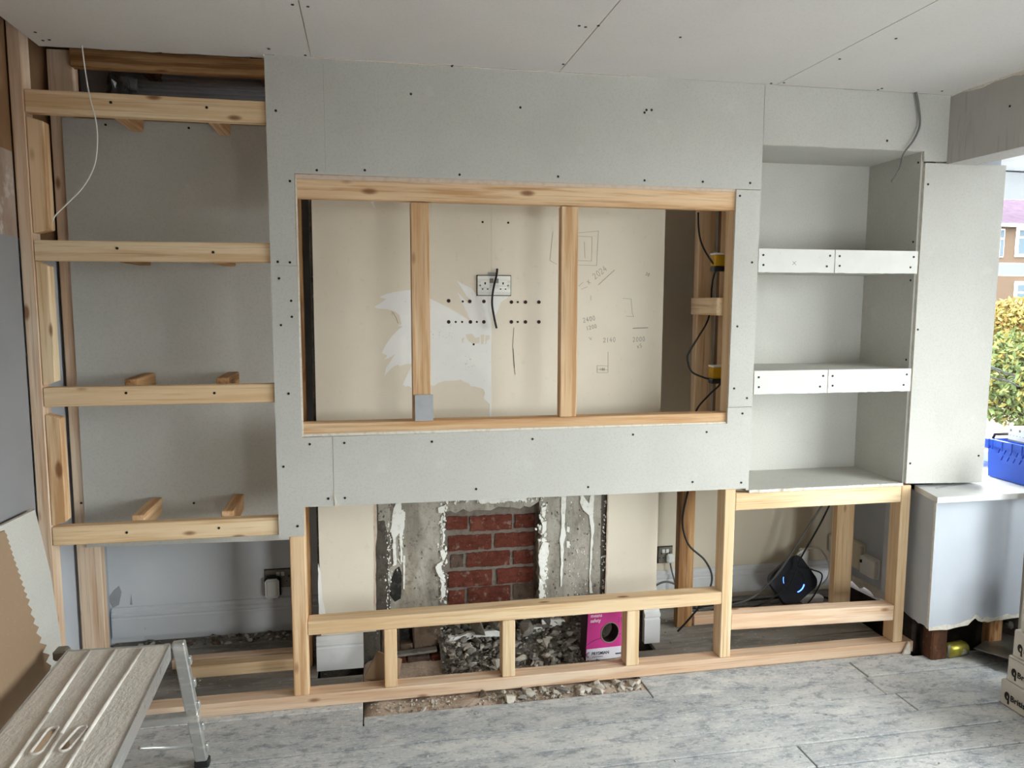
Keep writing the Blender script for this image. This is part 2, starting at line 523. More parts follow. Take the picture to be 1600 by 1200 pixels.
def screws(pts, Y, parent, r=.0048, name='screw', axis='Y', m=None):
    """small countersunk screw heads, too small to pick apart: one joined part"""
    bm = bmesh.new()
    for p in pts:
        if axis == 'Y': c = (p[0], Y, p[1])
        elif axis == 'X': c = (Y, p[0], p[1])
        else: c = (p[0], p[1], Y)
        add_cyl(bm, c, r, .0024, axis, 8)
    o = obj(name, bm, m or M_screw, parent)
    o['kind'] = 'stuff'
    return o


def pscrews(px, Y, parent, **kw):
    return screws([xz(x, y, Y) for x, y in px], Y - .0006, parent, **kw)


def stone_mesh(bm, c, s, rnd, sub=1, mi=0, rot=True):
    """an angular stone: the hull of a few random points in a squashed ball"""
    vs = []
    for _ in range(9 + 7 * sub):
        v = Vector((rnd.gauss(0, 1), rnd.gauss(0, 1), rnd.gauss(0, 1))).normalized() * rnd.uniform(.8, 1.15)
        vs.append(bm.verts.new(v))
    r = bmesh.ops.convex_hull(bm, input=vs, use_existing_faces=False)
    dead = list({g for k in ('geom_interior', 'geom_unused') for g in r[k] if isinstance(g, bmesh.types.BMVert)})
    keep = [v for v in vs if v not in dead]
    m = Matrix.Translation(c) @ (Matrix.Rotation(rnd.uniform(0, 6.28), 4, 'Z') @ Matrix.Rotation(rnd.uniform(-.5, .5), 4, 'X') if rot else Matrix.Identity(4)) @ Matrix.Diagonal((s[0], s[1], s[2], 1))
    bmesh.ops.transform(bm, verts=keep, matrix=m)
    for f in {f for v in keep for f in v.link_faces}: f.material_index = mi
    if dead: bmesh.ops.delete(bm, geom=dead, context='VERTS')


# ------------------------------------------------------------------ the setting
ST = 'structure'
CEIL = 2.49
# floor: boards run along the wall; the hearth hole is left out
floor = empty('floor', (0, 0, 0), kind=ST)
rnd = random.Random(4)
seams = [.78, .645, .51, .375, .24, .10, -.04, -.175, -.325, -.46, -.59, -.725, -.86, -.995]
while seams[-1] > -4.3: seams.append(seams[-1] - .137)


def plank(x0, x1, y0, y1, m):
    g = .0026
    dz = rnd.uniform(-.003, .0012)
    box('floorboard', x0 + g, x1 - g, y0 + g, y1 - g, -.022, dz, m, floor, bev=.002)


for hi, lo in zip(seams, seams[1:]):
    xr = 2.44 if lo > -.14 else 3.58
    mat_ = M_plankd if lo > -.03 else M_plank  # darker tone for the boards behind the sole plate
    if lo >= .239:
        spans = [(-1.19, -.23), (1.30, xr)]
        if lo > .3: spans = [(-1.19, -.23), (1.34, 2.54)]
    elif lo >= -.05:
        spans = [(-1.19, -.036), (1.13, xr)]
    elif lo > -.18:
        spans = [(-1.19, -.036), (1.13, 2.11), (2.11, xr)]
        plank(-.036, 1.13, lo, -.105, M_plank)
    else:
        cut = rnd.choice([2.09, 1.2, .2, 2.5, 1.7]) if lo > -.33 else rnd.uniform(-.6, 2.9)
        if -.33 < lo < -.32: cut = 2.09
        if -.47 < lo < -.45: cut = 2.13
        spans = [(-1.19, cut), (cut, xr)]
    for a, b in spans: plank(a, b, lo, hi, mat_)
box('subfloor', -1.3, 3.7, -4.5, 1.0, -.30, -.20, M_void, floor)
box('hearth_bed', -.05, 1.14, -.125, .34, -.2, -.04, M_void, floor)
# sandy hearth strip in the hole, a bumpy mesh
bm = bmesh.new()
NX, NY = 60, 24
gv = []
for j in range(NY + 1):
    for i in range(NX + 1):
        x = -.036 + 1.166 * i / NX
        y = -.105 + .44 * j / NY
        z = -.013 + .010 * noise.noise((x * 9, y * 9, 0)) + .005 * noise.noise((x * 30, y * 30, 3)) + max(0, y - .05) * .10 - .02 * max(0, 1 - (x + .036) / .03)
        gv.append(bm.verts.new((x, y, z)))
for j in range(NY):
    for i in range(NX):
        a = j * (NX + 1) + i
        bm.faces.new((gv[a], gv[a + 1], gv[a + NX + 2], gv[a + NX + 1])).smooth = True
obj('hearth_sand', bm, M_sand, floor, kind='stuff')

# ceiling boards
ceiling = empty('ceiling', (0, 0, CEIL), kind=ST)
cx = [-1.11, -.178, .75, 1.66, 2.475]
cscr = [[(55, 50), (67, 63), (77, 62), (420, 76), (457, 7)], [(481, 10), (707, 102), (477, 86), (915, 42), (905, 40), (585, 100)], [(935, 40), (1063, 58), (1205, 130), (1225, 129), (880, 100)], [(1372, 140), (1378, 138), (1472, 142), (1312, 92), (1400, 60)]]


def atz(x, y, Z):
    d = _rt * ((x - 800) / F_PX) + _up * ((600 - y) / F_PX) + _fw
    p = EYE + d * ((Z - EYE.z) / d.z)
    return (p.x, p.y)


for k in range(4):
    g = .0016
    for (ya, yb) in ((-2.4, .0), (-4.3, -2.4)):
        bm = bmesh.new()
        p = [(cx[k] + g, ya + g), (cx[k + 1] - g, ya + g), (cx[k + 1] - g, yb - .001), (cx[k] + g, yb - .001)]
        if yb == 0 and k == 0:
            p = [(cx[0], ya), (cx[1] - g, ya), (cx[1] - g, -.014), (-.345, -.014), (-.345, .03), (-1.10, .045)]
            p = ragged(p, [4], .006, .03, rnd)
        elif yb == 0:
            p[2] = (p[2][0], -.014)
            p[3] = (p[3][0], -.014)
        add_prism(bm, p, CEIL, CEIL + .0125, 'XY', mi=0, ms=1)
        cb = obj('ceiling_board', bm, [M_ceil, M_gyp], ceiling)
        if yb == 0:
            screws([atz(x, y, CEIL) for x, y in cscr[k]], CEIL - .0006, cb, axis='Z')
box('upper_deck', -1.35, 2.7, -4.4, 1.0, 2.74, 2.80, M_joist, ceiling)
for x in (-.89, -.41):
    timber('joist', x - .025, x + .025, -.9, .78, 2.567, 2.74, M_joist, ceiling)
# walls
wl = empty('wall_left', (-1.19, 0, 0), kind=ST)
box('plaster_lower', -1.30, -1.19, -4.3, -.001, -.31, 1.83, M_lwall, wl)
box('plaster_upper', -1.30, -1.19, -4.3, -.001, 1.83, 2.12, M_skimp, wl)
box('brown_upper', -1.30, -1.19, -4.3, -.001, 2.12, 2.74, M_brown, wl)
box('alcove_lower', -1.30, -1.205, .0, .80, -.31, 1.83, M_bay, wl)
box('alcove_upper', -1.30, -1.205, .0, .80, 1.83, 2.74, M_brown, wl)
box('alcove_lining', -1.204, -1.187, .075, .32, .0, 1.80, M_bay, wl)
wb = empty('wall_back', (0, .78, 0), kind=ST)
box('left_alcove_face', -1.30, -.215, .765, .9, -.31, 2.74, M_wallb, wb)
box('right_alcove_face', 1.335, 2.66, .80, .93, -.31, 2.74, M_wallr, wb)
# torn paint and damp marks at the left corner
bm = bmesh.new()
for poly in ([(168, 935), (178, 922), (186, 915), (190, 925), (186, 945), (176, 950)], [(203, 945), (205, 928), (207, 945)]):
    add_prism(bm, [xz(x, y, .764) for x, y in poly], .7635, .7655)
obj('bare_patch', bm, M_grey, wb, kind='stuff')
wr = empty('wall_right', (2.55, 0, 0), kind=ST)
box('alcove_side', 2.56, 2.66, .05, .80, .12, 2.2, M_bay, wr)
p = [(.05, .10), (.80, .06), (.80, -.31), (.05, -.31)]
prism('exposed_masonry', p, 2.565, 2.66, M_void, wr, 'YZ')
rg = ragged([(.05, .17), (.8, .135), (.8, .11), (.05, .10)], [2], .012, .03, rnd)
prism('torn_plaster_edge', rg, 2.553, 2.57, M_gyp, wr, 'YZ')
box('rear_part', 2.475, 2.6, -4.3, -3.4, -.31, 2.74, M_bay, wr)
box('upper_part', 2.50, 2.66, .0, .95, 2.2, 2.74, M_bay, wr)
# beam across the bay opening
bb = box('wall_bay_beam', 2.475, 2.62, -3.42, .0, 2.203, 2.489, material('beam_paper', '#B9B5B0', rough=.9, layers=[((3, 3, 3), 2, .4, .7, '#AAA6A1', .5), ((60, 60, 5), 3, .5, .72, '#9A9691', .55)], coord='world'), kind=ST)
screws([(-.33, 2.37), (-1.1, 2.4)], 2.4745, bb, axis='X')
# the beam's chipped upper joint
bm = bmesh.new()
pp = ragged([(-.9, 2.468), (-.02, 2.484), (-.02, 2.489), (-.9, 2.489)], [0], .006, .05, rnd)
add_prism(bm, pp, 2.469, 2.476, 'YZ')
obj('chipped_joint', bm, M_gyp, bb)
# bay
wbay = empty('wall_bay', (2.9, -.1, 0), kind=ST)
bot = [(2.485, .165), (2.56, .168), (2.63, .175), (2.665, .205), (2.70, .185), (2.73, .18), (2.80, .185), (2.86, .19), (2.95, .19), (3.05, .18), (3.62, .18)]
bot = [b for i, b in enumerate(bot)]
full = []
for a, b in zip(bot, bot[1:]):
    full += [a, ((a[0] + b[0]) / 2 + rnd.uniform(-.004, .004), (a[1] + b[1]) / 2 + rnd.uniform(-.005, .005))]
full.append(bot[-1])
lowx = 2.432
poly = [(lowx, .165)] + full + [(3.62, .755), (lowx, .755)]
prism('front_board', poly, -.13, -.118, [M_bay, M_gyp], wbay, two=True)
lip = [(lowx, .165)] + full
lipp = lip + [(x, z + .012 + .006 * ((i * 7) % 3)) for i, (x, z) in reversed(list(enumerate(lip)))]
prism('torn_edge', [(x, z - .004) for x, z in lipp], -.1335, -.13, M_gyp, wbay)
# left face, slightly splayed
bm = bmesh.new()
y0, y1 = -.118, .25
lf = ragged([(y0, .165), (y1, .185), (y1, .755), (y0, .755)], [0], .008, .02, rnd)
add_prism(bm, lf, 0, .012, 'YZ')
for v in bm.verts: v.co.x += 2.432 + (v.co.y - y0) * .11
obj('side_board', bm, M_bay, wbay)
box('recess_back', 2.47, 3.62, .02, .12, -.31, .76, M_void, wbay)
bm = bmesh.new()
add_box(bm, 2.485, 2.565, -.095, -.03, -.005, .165, .006)
obj('rotten_stump', bm, M_rust, wbay)
timber('stud', 2.79, 2.86, -.085, -.04, .0, .2, M_pine_old, wbay)
box('outer_sill_wall', 3.58, 3.72, -3.4, .40, -.31, .78, M_bay, wbay)
box('return_wall', 2.77, 3.72, .32, .42, -.31, .80, M_bay, wbay)
box('near_return', 2.6, 3.72, -3.52, -3.4, -.31, 2.74, M_bay, wbay)
box('head_wall_outer', 3.58, 3.72, -3.4, .42, 2.24, 2.74, M_bay, wbay)
box('head_wall_return', 2.76, 3.72, .32, .42, 2.25, 2.74, M_bay, wbay)
bc = box('ceiling_bay', 2.62, 3.72, -3.52, .42, 2.25, 2.30, M_white, kind=ST)
# pier panel (plasterboard on the bay pier)
pier = empty('wall_bay_pier', (2.57, 0, .8), kind=ST)
prism('plasterboard_sheet', [(2.368, .802), (2.762, .790), (2.772, 2.208), (2.371, 2.205)], -.0125, 0, [M_board, M_gyp], pier, two=True)
pscrews([(1450, 288), (1434, 515), (1422, 724), (1529, 712)], -.0125, pier)
box('pier_core', 2.44, 2.768, .012, .40, .80, 2.24, M_bay, pier)
# sill board
sill = [(2.387, -.187), (3.58, -.187), (3.58, .32), (2.77, .32), (2.77, .03), (2.447, .03)]
sl = prism('trim_1', sill, .757, .782, material('sill_paint', '#CBCBC9', rough=.6, spec=.25, layers=[(9, 3, .5, .75, '#BDBDBA', .5)], coord='world'), None, 'XY', kind=ST)
prism('scrape_mark', [(2.50, -.05), (2.70, .0), (2.69, .015), (2.60, -.01), (2.50, -.035)], .782, .7835, M_grey, sl, 'XY')


# windows
def window(name, x0, x1, z0, z1, Y, along, mull, trans, side=1):
    wd = empty(name, (0, 0, 0), kind=ST)

    def bx(nm, a0, a1, b0, b1, t0, t1, m):
        if along == 'X': return box(nm, a0, a1, Y + t0, Y + t1, b0, b1, m, wd, bev=.004 if m is M_upvc else 0)
        return box(nm, Y + t0, Y + t1, a0, a1, b0, b1, m, wd, bev=.004 if m is M_upvc else 0)
    fr = .055
    bx('frame_rail', x0, x1, z0, z0 + fr, -.03, .03, M_upvc)
    bx('frame_rail', x0, x1, z1 - fr, z1, -.03, .03, M_upvc)
    xs = [x0] + mull + [x1]
    for x in xs:
        a = x if x == x0 else x - fr / 2 if x != x1 else x - fr
        bx('frame_post', a, a + fr, z0 + fr, z1 - fr, -.03, .03, M_upvc)
    for i in range(len(xs) - 1):
        zs = [z0 + fr] + trans + [z1 - fr]
        for t in trans:
            bx('transom', xs[i] + fr * .6, xs[i + 1] - fr * .6, t - .032, t + .032, -.028, .028, M_upvc)
        for a, b in zip(zs, zs[1:]):
            bx('pane', xs[i] + fr * .4, xs[i + 1] - fr * .4, a, b, -.003, .003, M_glass)
    return wd


window('window_1', 2.78, 3.58, .80, 2.25, .365, 'X', [], [1.775])
bx_ = box('frame_head', 2.78, 3.58, .325, .345, 2.115, 2.20, M_upvc, bpy.data.objects['window_1'])
box('light_block_pier', 3.58, 3.72, -.90, .32, .78, 2.25, M_bay, wbay)  # unseen solid stretch, added to block daylight close to the pier panel
window('window_2', -3.38, -.90, .78, 2.24, 3.64, 'Y', [-2.55, -1.72], [1.775])
wrear = empty('wall_rear', (0, -4.3, 0), kind=ST)
RX0, RX1, RZ0, RZ1 = 1.55, 2.3, .15, 1.6
box('left_pier', -1.3, RX0, -4.45, -4.3, -.31, 2.74, M_rear, wrear)
box('right_pier', RX1, 2.75, -4.45, -4.3, -.31, 2.74, M_rear, wrear)
box('head', RX0, RX1, -4.45, -4.3, RZ1, 2.74, M_rear, wrear)
box('upstand', RX0, RX1, -4.45, -4.3, -.31, RZ0, M_rear, wrear)
window('rear_fill_window', RX0, RX1, RZ0, RZ1, -4.38, 'X', [], [])  # unseen window behind the camera, added as low frontal fill


# baseboards with moulded top
def baseboard(name, pts_z, x0, x1, Y, m, parent=None, kind=ST):
    bm = bmesh.new()
    k = len(pts_z)
    add_prism(bm, pts_z, x0, x1, 'YZ')
    for v in bm.verts: v.co.y = Y - v.co.y
    bmesh.ops.recalc_face_normals(bm, faces=bm.faces)
    return obj(name, bm, m, parent, kind=kind)


prof = lambda z0, z1: [(0, z0), (.02, z0), (.02, z1 - .055), (.016, z1 - .05), (.016, z1 - .045), (.021, z1 - .04), (.021, z1 - .028), (.012, z1 - .02), (.012, z1 - .006), (.007, z1), (0, z1)]
baseboard('baseboard_left', prof(.03, .172), -1.195, -.22, .765, M_wallb)
baseboard('baseboard_right', prof(.02, .165), 1.34, 2.555, .80, M_white)
# dark debris line under the left skirting
bm = bmesh.new()
for i in range(120):
    x = rnd.uniform(-1.15, -.24)
    y = rnd.uniform(.66, .745)
    s = rnd.uniform(.004, .016)
    stone_mesh(bm, Vector((x, y, s * .3)), (s * 1.6, s, s * .6), rnd, 1, rnd.choice([0, 0, 0, 1, 2]))
obj('floor_debris', bm, [M_stoned, M_stonew, M_stoneb], floor, kind='stuff')

# chimney breast
cb_ = empty('wall_chimney_breast', (.55, .33, 0), kind=ST)
YB = .33
TOP = 2.47
tp1 = prism('breast_panel', [(-.215, .745), (-.21, TOP), (.541, TOP), (.541, .745)], YB, YB + .0125, [M_beige, M_edge], cb_, two=True)
tp2 = prism('breast_panel', [(.5416, .745), (.5416, TOP), (1.335, TOP), (1.333, .745)], YB, YB + .0125, [M_beige, M_edge], cb_, two=True)
rg = ragged([(-.216, .15), (.022, .15), (.02, .7445), (-.216, .7445)], [1], .003, .04, rnd)
sp1 = prism('side_panel', rg, YB, YB + .0125, [M_beige, M_edge], cb_, two=True)
sp2 = prism('side_panel', [(1.085, .17), (1.333, .17), (1.333, .7445), (1.087, .7445)], YB, YB + .0125, [M_beige, M_edge], cb_, two=True)
box('masonry_left', -.225, .04, YB + .0135, .80, -.31, TOP, M_darkren, cb_)
box('masonry_right', 1.06, 1.322, YB + .0135, .80, -.31, TOP, M_darkren, cb_)
box('masonry_core', .04, 1.06, .50, .80, -.31, TOP, M_darkren, cb_)
box('masonry_top', .04, 1.06, YB + .0135, .50, .83, TOP, M_mortar, cb_)
# rendered surround of the fireplace
yr = .345
jl = ragged([(.04, .20), (.315, .20), (.325, .69), (.04, .83)], [1], .012, .025, rnd)
jl = [(.04, .20)] + [p for p in ragged([(.305, .19), (.322, .705)], [0], .010, .022, rnd)][:-1] + [(.325, .70), (.30, .83), (.04, .83)]
prism('render_jamb', jl, yr, .43, M_render, cb_)
jr = [(1.06, .83), (.80, .83), (.765, .70)] + ragged([(.765, .69), (.775, .19)], [0], .012, .022, rnd)[1:-1] + [(.775, .19), (1.06, .19)]
prism('render_jamb', jr, yr, .43, M_render, cb_)
ln = [(.302, .83), (.327, .70)] + ragged([(.327, .672), (.76, .678)], [0], .010, .03, rnd)[:-1] + [(.763, .70), (.798, .83)]
prism('render_lintel', ln, yr + .004, .43, M_render, cb_)
# brick infill
infill = box('mortar_bed', .29, .80, .402, .47, .19, .70, M_mortar, cb_)
YK = .40
rows = [[(697, 731, 807, 827, 0), (734, 800, 806, 827, 0), (804, 836, 803, 824, 0)],
        [(700, 768, 837, 858, 0), (773, 836, 833, 853, 0)],
        [(704, 725, 866, 886, 1), (729, 797, 863, 883, 0), (801, 834, 860, 880, 0)],
        [(700, 769, 893, 914, 0), (776, 834, 888, 909, 0)],
        [(700, 727, 922, 944, 0), (731, 798, 918, 940, 0), (802, 837, 912, 934, 1)]]
for r_ in rows:
    for (a, b, t, u, dk) in r_:
        x0, z1 = xz(a, t, YK)
        x1, z0 = xz(b, u, YK)
        bm = bmesh.new()
        q = ragged(rect(x0 + .002, x1 - .002, z0 + .002, z1 - .002), range(4), .0028, .016, rnd)
        add_prism(bm, q, YK - .002 - rnd.uniform(0, .004), YK + .01)
        for v in bm.verts: v.co.y += rnd.uniform(-.0012, .0012)
        obj('brick', bm, M_brickd if dk else M_brick, cb_)
# stains, drips and plaster left on the render


def patch(name, px, Y, m, parent, t=.004, step=9, amp=1.6):
    q = ragged(px, range(len(px)), amp, step, rnd)
    if name.startswith('plaster'): q = ragged(q, range(len(q)), amp * .5, step * .4, rnd)
    bm = bmesh.new()
    add_prism(bm, [xz(x, y, Y) for x, y in q], Y - t, Y + .001)
    return obj(name, bm, m, parent)


patch('dark_band', [(587, 815), (600, 813), (608, 850), (606, 900), (610, 955), (590, 960), (588, 880)], yr, M_darkren, cb_, .003)
patch('soot_stain', [(617, 890), (624, 885), (628, 905), (626, 935), (617, 940), (609, 930), (611, 905)], yr, M_soot, cb_, .002)
patch('brown_stain', [(604, 830), (612, 828), (616, 880), (606, 890)], yr, M_mortar, cb_, .002)
patch('plaster_drip', [(619, 784), (627, 784), (627, 796), (633, 800), (632, 820), (628, 840), (629, 878), (626, 878), (624, 832), (618, 840), (619, 882), (614, 884), (613, 838), (610, 828), (613, 805)], yr, M_plaster, cb_, .007, 7, 1)
patch('plaster_drip', [(630, 868), (633, 868), (632, 920), (630, 920)], yr, M_plaster, cb_, .004, 12, .4)
patch('plaster_drip', [(877, 772), (885, 772), (883, 800), (882, 822), (884, 836), (880, 850), (880, 880), (877, 916), (875, 916), (876, 870), (874, 845), (877, 825), (876, 800)], yr, M_plaster, cb_, .005, 8, .8)
patch('plaster_drip', [(906, 772), (911, 774), (920, 786), (923, 772), (928, 772), (926, 800), (928, 820), (926, 850), (923, 880), (922, 905), (926, 926), (921, 926), (920, 900), (922, 860), (923, 830), (920, 805), (912, 798), (906, 786)], yr, M_plaster, cb_, .006, 7, .9)
patch('plaster_drip', [(886, 822), (890, 824), (889, 832), (885, 830)], yr, M_plaster, cb_, .004, 6, .6)
patch('plaster_drip', [(885, 845), (890, 846), (890, 856), (885, 855)], yr, M_plaster, cb_, .004, 6, .6)
for seq in ([(690, 826), (694, 824), (695, 842), (691, 850)], [(687, 860), (694, 858), (697, 868), (692, 876)], [(680, 885), (691, 876), (690, 890), (696, 905), (692, 906), (682, 893)], [(688, 906), (693, 908), (696, 930), (690, 934)], [(684, 792), (696, 788), (694, 800), (685, 801)],
            [(846, 792), (853, 790), (852, 803), (846, 806)], [(846, 815), (854, 813), (853, 826), (846, 832)], [(848, 846), (857, 848), (857, 862), (851, 880), (852, 900), (845, 902), (841, 880), (842, 860)], [(842, 904), (846, 904), (851, 930), (842, 938)], [(745, 780), (765, 776), (800, 778), (820, 776), (822, 781), (780, 784), (750, 786)]):
    patch('plaster_lump', seq, yr, M_plaster, cb_, .010, 6, 1.6)
bm = bmesh.new()
for (xa, ya, xb, yb, n_, wd_, smx) in ((692, 790, 692, 945, 170, 6, 2.4), (848, 785, 848, 935, 200, 6, 2.6), (690, 785, 850, 779, 70, 3, 2.2), (608, 815, 606, 960, 110, 6, 1.7), (945, 780, 942, 935, 60, 3, 1.5), (905, 775, 905, 930, 70, 22, 1.2), (625, 790, 625, 890, 60, 10, 1.6)):
    for _ in range(n_):
        t = rnd.random()
        x, y = xa + (xb - xa) * t + rnd.gauss(0, wd_ * .5), ya + (yb - ya) * t + rnd.gauss(0, 2)
        r_ = rnd.uniform(.5, smx) * .0028
        k_ = rnd.randint(5, 7)
        c_ = xz(x, y, yr)
        el_ = rnd.uniform(.8, 2.2)
        add_prism(bm, [(c_[0] + r_ * rnd.uniform(.5, 1.1) * math.cos(6.283 * i / k_), c_[1] + r_ * el_ * rnd.uniform(.5, 1.1) * math.sin(6.283 * i / k_)) for i in range(k_)], yr - rnd.uniform(.0015, .006), yr + .002)
obj('plaster_splatter', bm, M_plaster, cb_, kind='stuff')
bm = bmesh.new()
for _ in range(150):
    x, y = rnd.choice([rnd.uniform(590, 612), rnd.uniform(590, 690), rnd.uniform(850, 946), rnd.uniform(936, 946)]), rnd.uniform(785, 945)
    r_ = rnd.uniform(.5, 1.8) * .0028
    k_ = 6
    c_ = xz(x, y, yr)
    add_prism(bm, [(c_[0] + r_ * rnd.uniform(.4, 1.1) * math.cos(6.283 * i / k_), c_[1] + 1.6 * r_ * rnd.uniform(.4, 1.1) * math.sin(6.283 * i / k_)) for i in range(k_)], yr - .0012, yr + .002)
obj('soot_speck', bm, M_darkren, cb_, kind='stuff')
# torn edge rim where the beige board was cut back
patch('torn_board_edge', [(584, 785), (588, 785), (589, 820), (587, 870), (588, 940), (585, 960)], YB, M_edge, cb_, .001, 10, .8)
patch('torn_board_edge', [(949, 772), (951, 772), (947, 938), (945, 938)], YB, M_edge, cb_, .001, 10, .6)
patch('torn_white_edge', [(497, 880), (501, 895), (503, 925), (507, 950), (509, 962), (498, 968)], YB, M_torn, sp1, .0012, 9, 1)

# torn paper on the breast panels
Z = lambda pts: [(430 + x / 4, 450 + y / 4) for x, y in pts]
tornL = Z([(880, 12), (820, 14), (740, 25), (690, 38), (655, 55), (668, 64), (694, 68), (660, 92), (620, 118), (640, 128), (700, 132), (750, 148), (776, 170), (784, 205), (790, 225), (765, 236), (800, 240), (770, 258), (730, 300), (690, 355), (666, 408), (684, 414), (700, 424), (680, 446), (705, 440), (748, 414), (722, 456), (692, 500), (682, 552), (704, 525), (740, 490), (772, 478), (775, 490), (820, 474), (880, 474)])
patch('torn_paper_patch', tornL, YB, M_torn, tp1, .0012, 40, .3)
patch('torn_paper_patch', Z([(880, 488), (850, 492), (826, 540), (795, 605), (815, 618), (832, 612), (850, 622), (880, 622)]), YB, M_torn, tp1, .0012, 30, .4)
tornR = Z([(955, 60), (1000, 82), (1070, 115), (1150, 162), (1218, 205), (1200, 160), (1170, 100), (1150, 55), (1139, 24), (1170, 60), (1206, 96), (1218, 88), (1190, 40), (1160, -5), (1128, -52), (1180, -20), (1225, 0), (1260, 44), (1352, 46), (1352, 815), (1336, 790), (1340, 725), (1312, 700), (1298, 690), (1310, 655), (1300, 632), (1250, 616), (1222, 614), (1210, 596), (1180, 586), (1160, 572), (1130, 578), (1060, 580), (1020, 592), (990, 612), (960, 600)])
patch('torn_paper_patch', tornR, YB, M_torn, tp1, .0012, 40, .3)
patch('torn_paper_patch', Z([(1356, 46), (1458, 50), (1445, 64), (1410, 90), (1396, 130), (1380, 165), (1370, 172), (1356, 150)]), YB, M_torn, tp2, .0012, 40, .3)
patch('torn_paper_patch', [(578, 312), (586, 310), (584, 318), (587, 328), (580, 318)], YB, M_torn, tp1, .0012, 20, .2)
bm = bmesh.new()
for q in ([(1190, 288), (1230, 285), (1250, 312), (1275, 305), (1275, 345), (1240, 352), (1220, 340), (1195, 310)], [(1285, 292), (1306, 290), (1302, 350), (1288, 350)], [(1312, 296), (1340, 294), (1342, 318), (1322, 330), (1318, 350), (1312, 350)], [(1165, 318), (1180, 308), (1176, 345), (1168, 340)]):
    add_prism(bm, [xz(x, y, YB) for x, y in ragged(Z(q), range(len(q)), .8, 3, rnd)], YB - .0018, YB - .0005)
obj('scuffed_paper_spot', bm, M_beige, tp1, kind='stuff')
red = [(701, 470), (734, 471), (756, 471), (799, 472), (821, 472), (842, 472), (701, 503), (735, 503), (756, 503), (799, 503), (821, 503), (842, 503)]
sm = [(723, 471), (809, 472), (712, 503), (722, 503), (745, 503), (809, 503), (754, 347), (794, 348), (740, 538)]
for q, r_, m_, nm in ((red, .0082, M_plug, 'wall_plug'), (red, .0055, M_screw, 'plug_hole'), (sm, .0048, M_screw, 'drill_hole')):
    bm = bmesh.new()
    for x, y in q:
        p = at(x, y, YB)
        add_cyl(bm, (p.x, YB - (.0015 if nm == 'plug_hole' else .001), p.z), r_, .002, 'Y', 10)
    obj(nm, bm, m_, cb_, kind='stuff')

# pencil notes
DIG = {'2': [[(0, .8), (.3, 1), (.7, .9), (.7, .65), (0, 0), (.8, .05)]], '0': [[(.4, 1), (.05, .6), (.15, .1), (.5, 0), (.8, .4), (.7, .9), (.4, 1)]], '4': [[(.55, 1), (0, .35), (.8, .35)], [(.55, .7), (.5, 0)]],
       '1': [[(.4, 1), (.35, 0)]], '5': [[(.7, 1), (.15, .95), (.1, .55), (.6, .5), (.7, .2), (.3, 0), (0, .1)]], 'x': [[(0, .6), (.6, 0)], [(.6, .65), (0, 0)]], '3': [[(.1, .9), (.6, 1), (.6, .65), (.3, .55), (.7, .4), (.5, .05), (.05, .1)]]}


def stroke(bm, px, wpx=.55):
    for (x0, y0), (x1, y1) in zip(px, px[1:]):
        a, b = at(x0, y0, YB), at(x1, y1, YB)
        l = (b - a).length
        if l < 1e-5: continue
        an = math.atan2(b.z - a.z, b.x - a.x)
        ww = wpx * .0028
        add_box(bm, -l / 2 - ww / 2, l / 2 + ww / 2, -.0006, .0004, -ww / 2, ww / 2, mtx=Matrix.Translation((a + b) / 2 + Vector((0, -.0006, 0))) @ Matrix.Rotation(-an, 4, 'Y'))


def scribble(bm, s, x, y, h, ang=0, wpx=.5):
    ca, sa = math.cos(math.radians(ang)), math.sin(math.radians(ang))
    for k, ch in enumerate(s):
        if ch == ' ': continue
        for st in DIG[ch]:
            pts = []
            for u, v in st:
                dx, dy = (k * .95 + u * .8) * h * .75, -v * h
                pts.append((x + dx * ca + dy * sa, y - dx * sa + dy * ca))
            stroke(bm, pts, wpx)


bm = bmesh.new()
scribble(bm, 'x 2024', 920, 444, 9, 37)
scribble(bm, '2400', 912, 504, 7, 12)
scribble(bm, '1200', 917, 516, 6, 14)
scribble(bm, '2140', 943, 535, 7, 3)
scribble(bm, '2000', 989, 534, 7, 3)
scribble(bm, 'x5', 996, 544, 6, 10)
scribble(bm, '100', 937, 579, 4, 0)
scribble(bm, '30', 1008, 430, 5, -20)
stroke(bm, [(935, 445), (960, 422)], .7)
for q in ([(902, 364), (935, 361), (932, 415), (901, 414)], [(902, 369), (925, 370), (924, 408), (902, 407)], [(913, 378), (914, 403)], [(864, 362), (859, 407), (870, 413)],
          [(973, 466), (986, 467), (988, 490), (990, 495), (978, 494)], [(950, 550), (950, 582), (933, 582), (933, 571), (950, 572)], [(933, 577), (950, 578)], [(923, 462), (923, 469)], [(920, 527), (923, 531), (924, 527)], [(904, 447), (911, 441)], [(908, 452), (918, 448)]):
    stroke(bm, q, .4)
obj('pencil_note', bm, M_pencil, tp2, kind='stuff')
bm = bmesh.new()
stroke(bm, [(989, 513), (1012, 512)], .9)
stroke(bm, [(803, 512), (801, 540), (803, 570), (805, 585)], .6)
stroke(bm, [(802, 545), (804, 575)], .5)
obj('pencil_line', bm, M_pencild, tp2, kind='stuff')
bm = bmesh.new()
stroke(bm, [(614, 488), (619, 497), (622, 505)], .7)
stroke(bm, [(612, 486), (613, 492)], .4)
for i in range(26):
    x, y = rnd.uniform(674, 706), rnd.uniform(508, 528)
    stroke(bm, [(x, y), (x + rnd.uniform(-2, 2), y + rnd.uniform(-1.5, 1.5))], .35)
for i in range(16):
    x, y = rnd.uniform(726, 746), rnd.uniform(556, 574)
    stroke(bm, [(x, y), (x + rnd.uniform(-3, 3), y + rnd.uniform(-1.5, 1.5))], .3)
obj('pencil_smudge', bm, M_pencil, tp1, kind='stuff')


